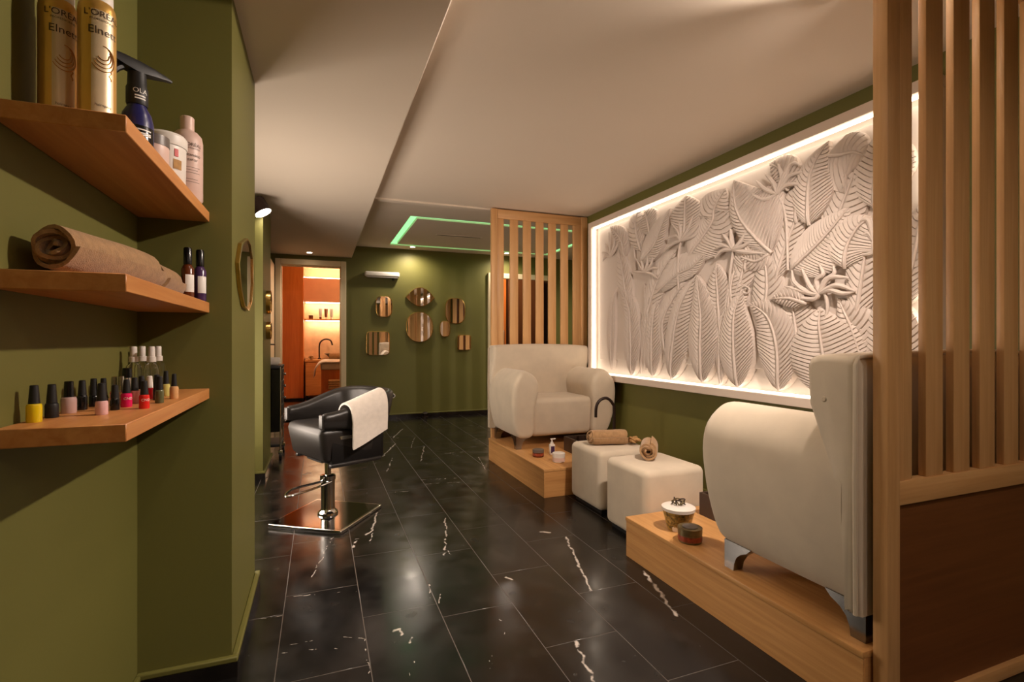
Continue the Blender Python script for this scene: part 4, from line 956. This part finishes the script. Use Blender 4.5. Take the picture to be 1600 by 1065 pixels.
# ------------------------------------------------------------------ nail polish
def polish_colour(name, rgb): 
    if name not in M: simple(name, srgb(*rgb), .22, var=.02)
    return name
def polish(label, u, v, h, bodymat, capmat, bh=.45, r=.0145, capr=.008, txt=None, taper=.82, square=False, t_over=None):
    tt_ = t_over or (ZL - CAMH) / ray(u, v).z
    d = ray(u, v); p = Vector((d.x * tt_, d.y * tt_, ZL))
    p.x = max(p.x, -.526 + r); 
    t = thing('nail_polish', label, 'nail polish', p, 0, 'nail polish bottles')
    b = h * bh; r *= .8; capr *= .84
    MB().lathe([(r * .94, 0), (r, .002), (r, b - .005), (r * .9, b - .001), (capr * 1.05, b)], 22).build('bottle', bodymat, t)
    MB().lathe([(capr * 1.12, b + .0002), (capr * 1.1, b + .004), (capr * taper, h - .001), (capr * taper * .8, h)], 18).build('cap', capmat, t)
    if txt: text_cyl(t, txt, .008, r + .0003, b * .55, face(p.x, p.y) + .3, 'ink_white')
    return t
K = lambda x, y: (20 + x * .175, 530 + y * .175)
Y = polish_colour
for args in [
    ('bright yellow nail polish at the left end of the lowest shelf', 190, 738, .070, Y('np_yellow', (226, 196, 20)), 'black_matte', .50, .0148, .0092),
    ('all black nail polish with gold script beside the yellow one', 348, 698, .067, 'black_matte', 'black_matte', .44, .0138, .0092),
    ('wide lilac grey nail polish with straight black cap', 500, 656, .068, Y('np_lilac', (196, 164, 158)), 'black_gloss', .50, .0168, .0092, None, 1.0),
    ('glossy black nail polish behind the lilac grey bottle', 620, 628, .066, 'black_gloss', 'black_matte', .5, .0118, .0085),
    ('black nail polish with coral topped cap', 722, 600, .066, 'black_gloss', 'black_matte', .4, .0115, .0085),
    ('black nail polish standing behind the pale pink bottle', 810, 596, .066, 'black_gloss', 'black_matte', .4, .0115, .0078),
    ('pale pink nail polish with black cap standing in front', 793, 671, .066, Y('np_pink', (222, 176, 176)), 'black_matte', .44, .0138, .0092),
    ('slim black nail polish right of the pale pink bottle', 912, 630, .056, 'black_gloss', 'black_matte', .48, .0108, .0082),
    ('clear nail polish with silver cap behind the slim black bottle', 905, 590, .069, 'clear', 'silver', .5, .0110, .0066, None, 1.0),
    ('clear nail polish with silver cap next to the tall spray bottles', 967, 588, .070, 'clear', 'silver', .45, .0110, .0070, None, 1.0),
    ('tall nail treatment with silver band and black and coral cap', 1020, 560, .086, 'silver', 'black_gloss', .72, .0108, .0115, None, 1.0),
    ('hot pink nail polish with black cap', 1015, 602, .064, Y('np_hotpink', (222, 20, 92)), 'black_matte', .5, .0138, .0085, 'CND'),
    ('dusty rose nail polish behind the hot pink one', 1088, 572, .064, Y('np_rose', (186, 108, 98)), 'black_matte', .5, .0135, .0085),
    ('nude nail polish with black cap behind the red bottle', 1150, 560, .066, Y('np_nude', (206, 164, 124)), 'black_matte', .5, .0125, .0085),
    ('bright red nail polish standing at the front', 1174, 616, .063, Y('np_red', (222, 38, 34)), 'black_matte', .5, .0128, .0085, 'CND'),
    ('red nail polish with white cap', 1222, 530, .061, Y('np_red2', (196, 20, 34)), 'white_plastic', .48, .0118, .0085),
    ('dark plum nail polish behind the olive bottle', 1286, 540, .066, Y('np_plum', (52, 30, 42)), 'black_matte', .5, .0105, .0085),
    ('olive green nail polish with black cap', 1310, 567, .066, Y('np_olive', (92, 94, 62)), 'black_matte', .5, .0118, .0085),
    ('pale yellow nail polish near the end of the lowest shelf', 1368, 505, .070, Y('np_paleyellow', (206, 196, 112)), 'black_matte', .48, .0125, .0078),
    ('peach nail polish at the right end of the lowest shelf', 1440, 528, .066, Y('np_peach', (222, 170, 116)), 'black_matte', .5, .0128, .0072)]:
    u, v = K(args[1], args[2]); polish(args[0], u, v, *args[3:])
for i, (lb, x, y) in enumerate((('clear spray bottle nearest the wall, front left of four', -.498, 1.735), ('clear spray bottle at the back left of four', -.495, 1.80), ('clear spray bottle at the front right of four', -.452, 1.725), ('clear spray bottle at the back right of four', -.456, 1.805))):
    t = thing('clear_spray_bottle', lb + ' on the lowest shelf', 'spray bottle', (x, y, ZL), group='clear spray bottles')
    MB().lathe([(.018, 0), (.0195, .003), (.0195, .07), (.016, .084), (.0095, .090), (.009, .093), (.0085, .090), (.015, .082), (.0183, .069), (.0183, .005), (.002, .004)], 24).build('bottle', 'clear', t)
    MB().lathe([(.0115, .0935), (.0115, .108), (.0085, .109), (.0085, .136), (.007, .138)], 18).build('spray_cap', 'white_plastic', t)
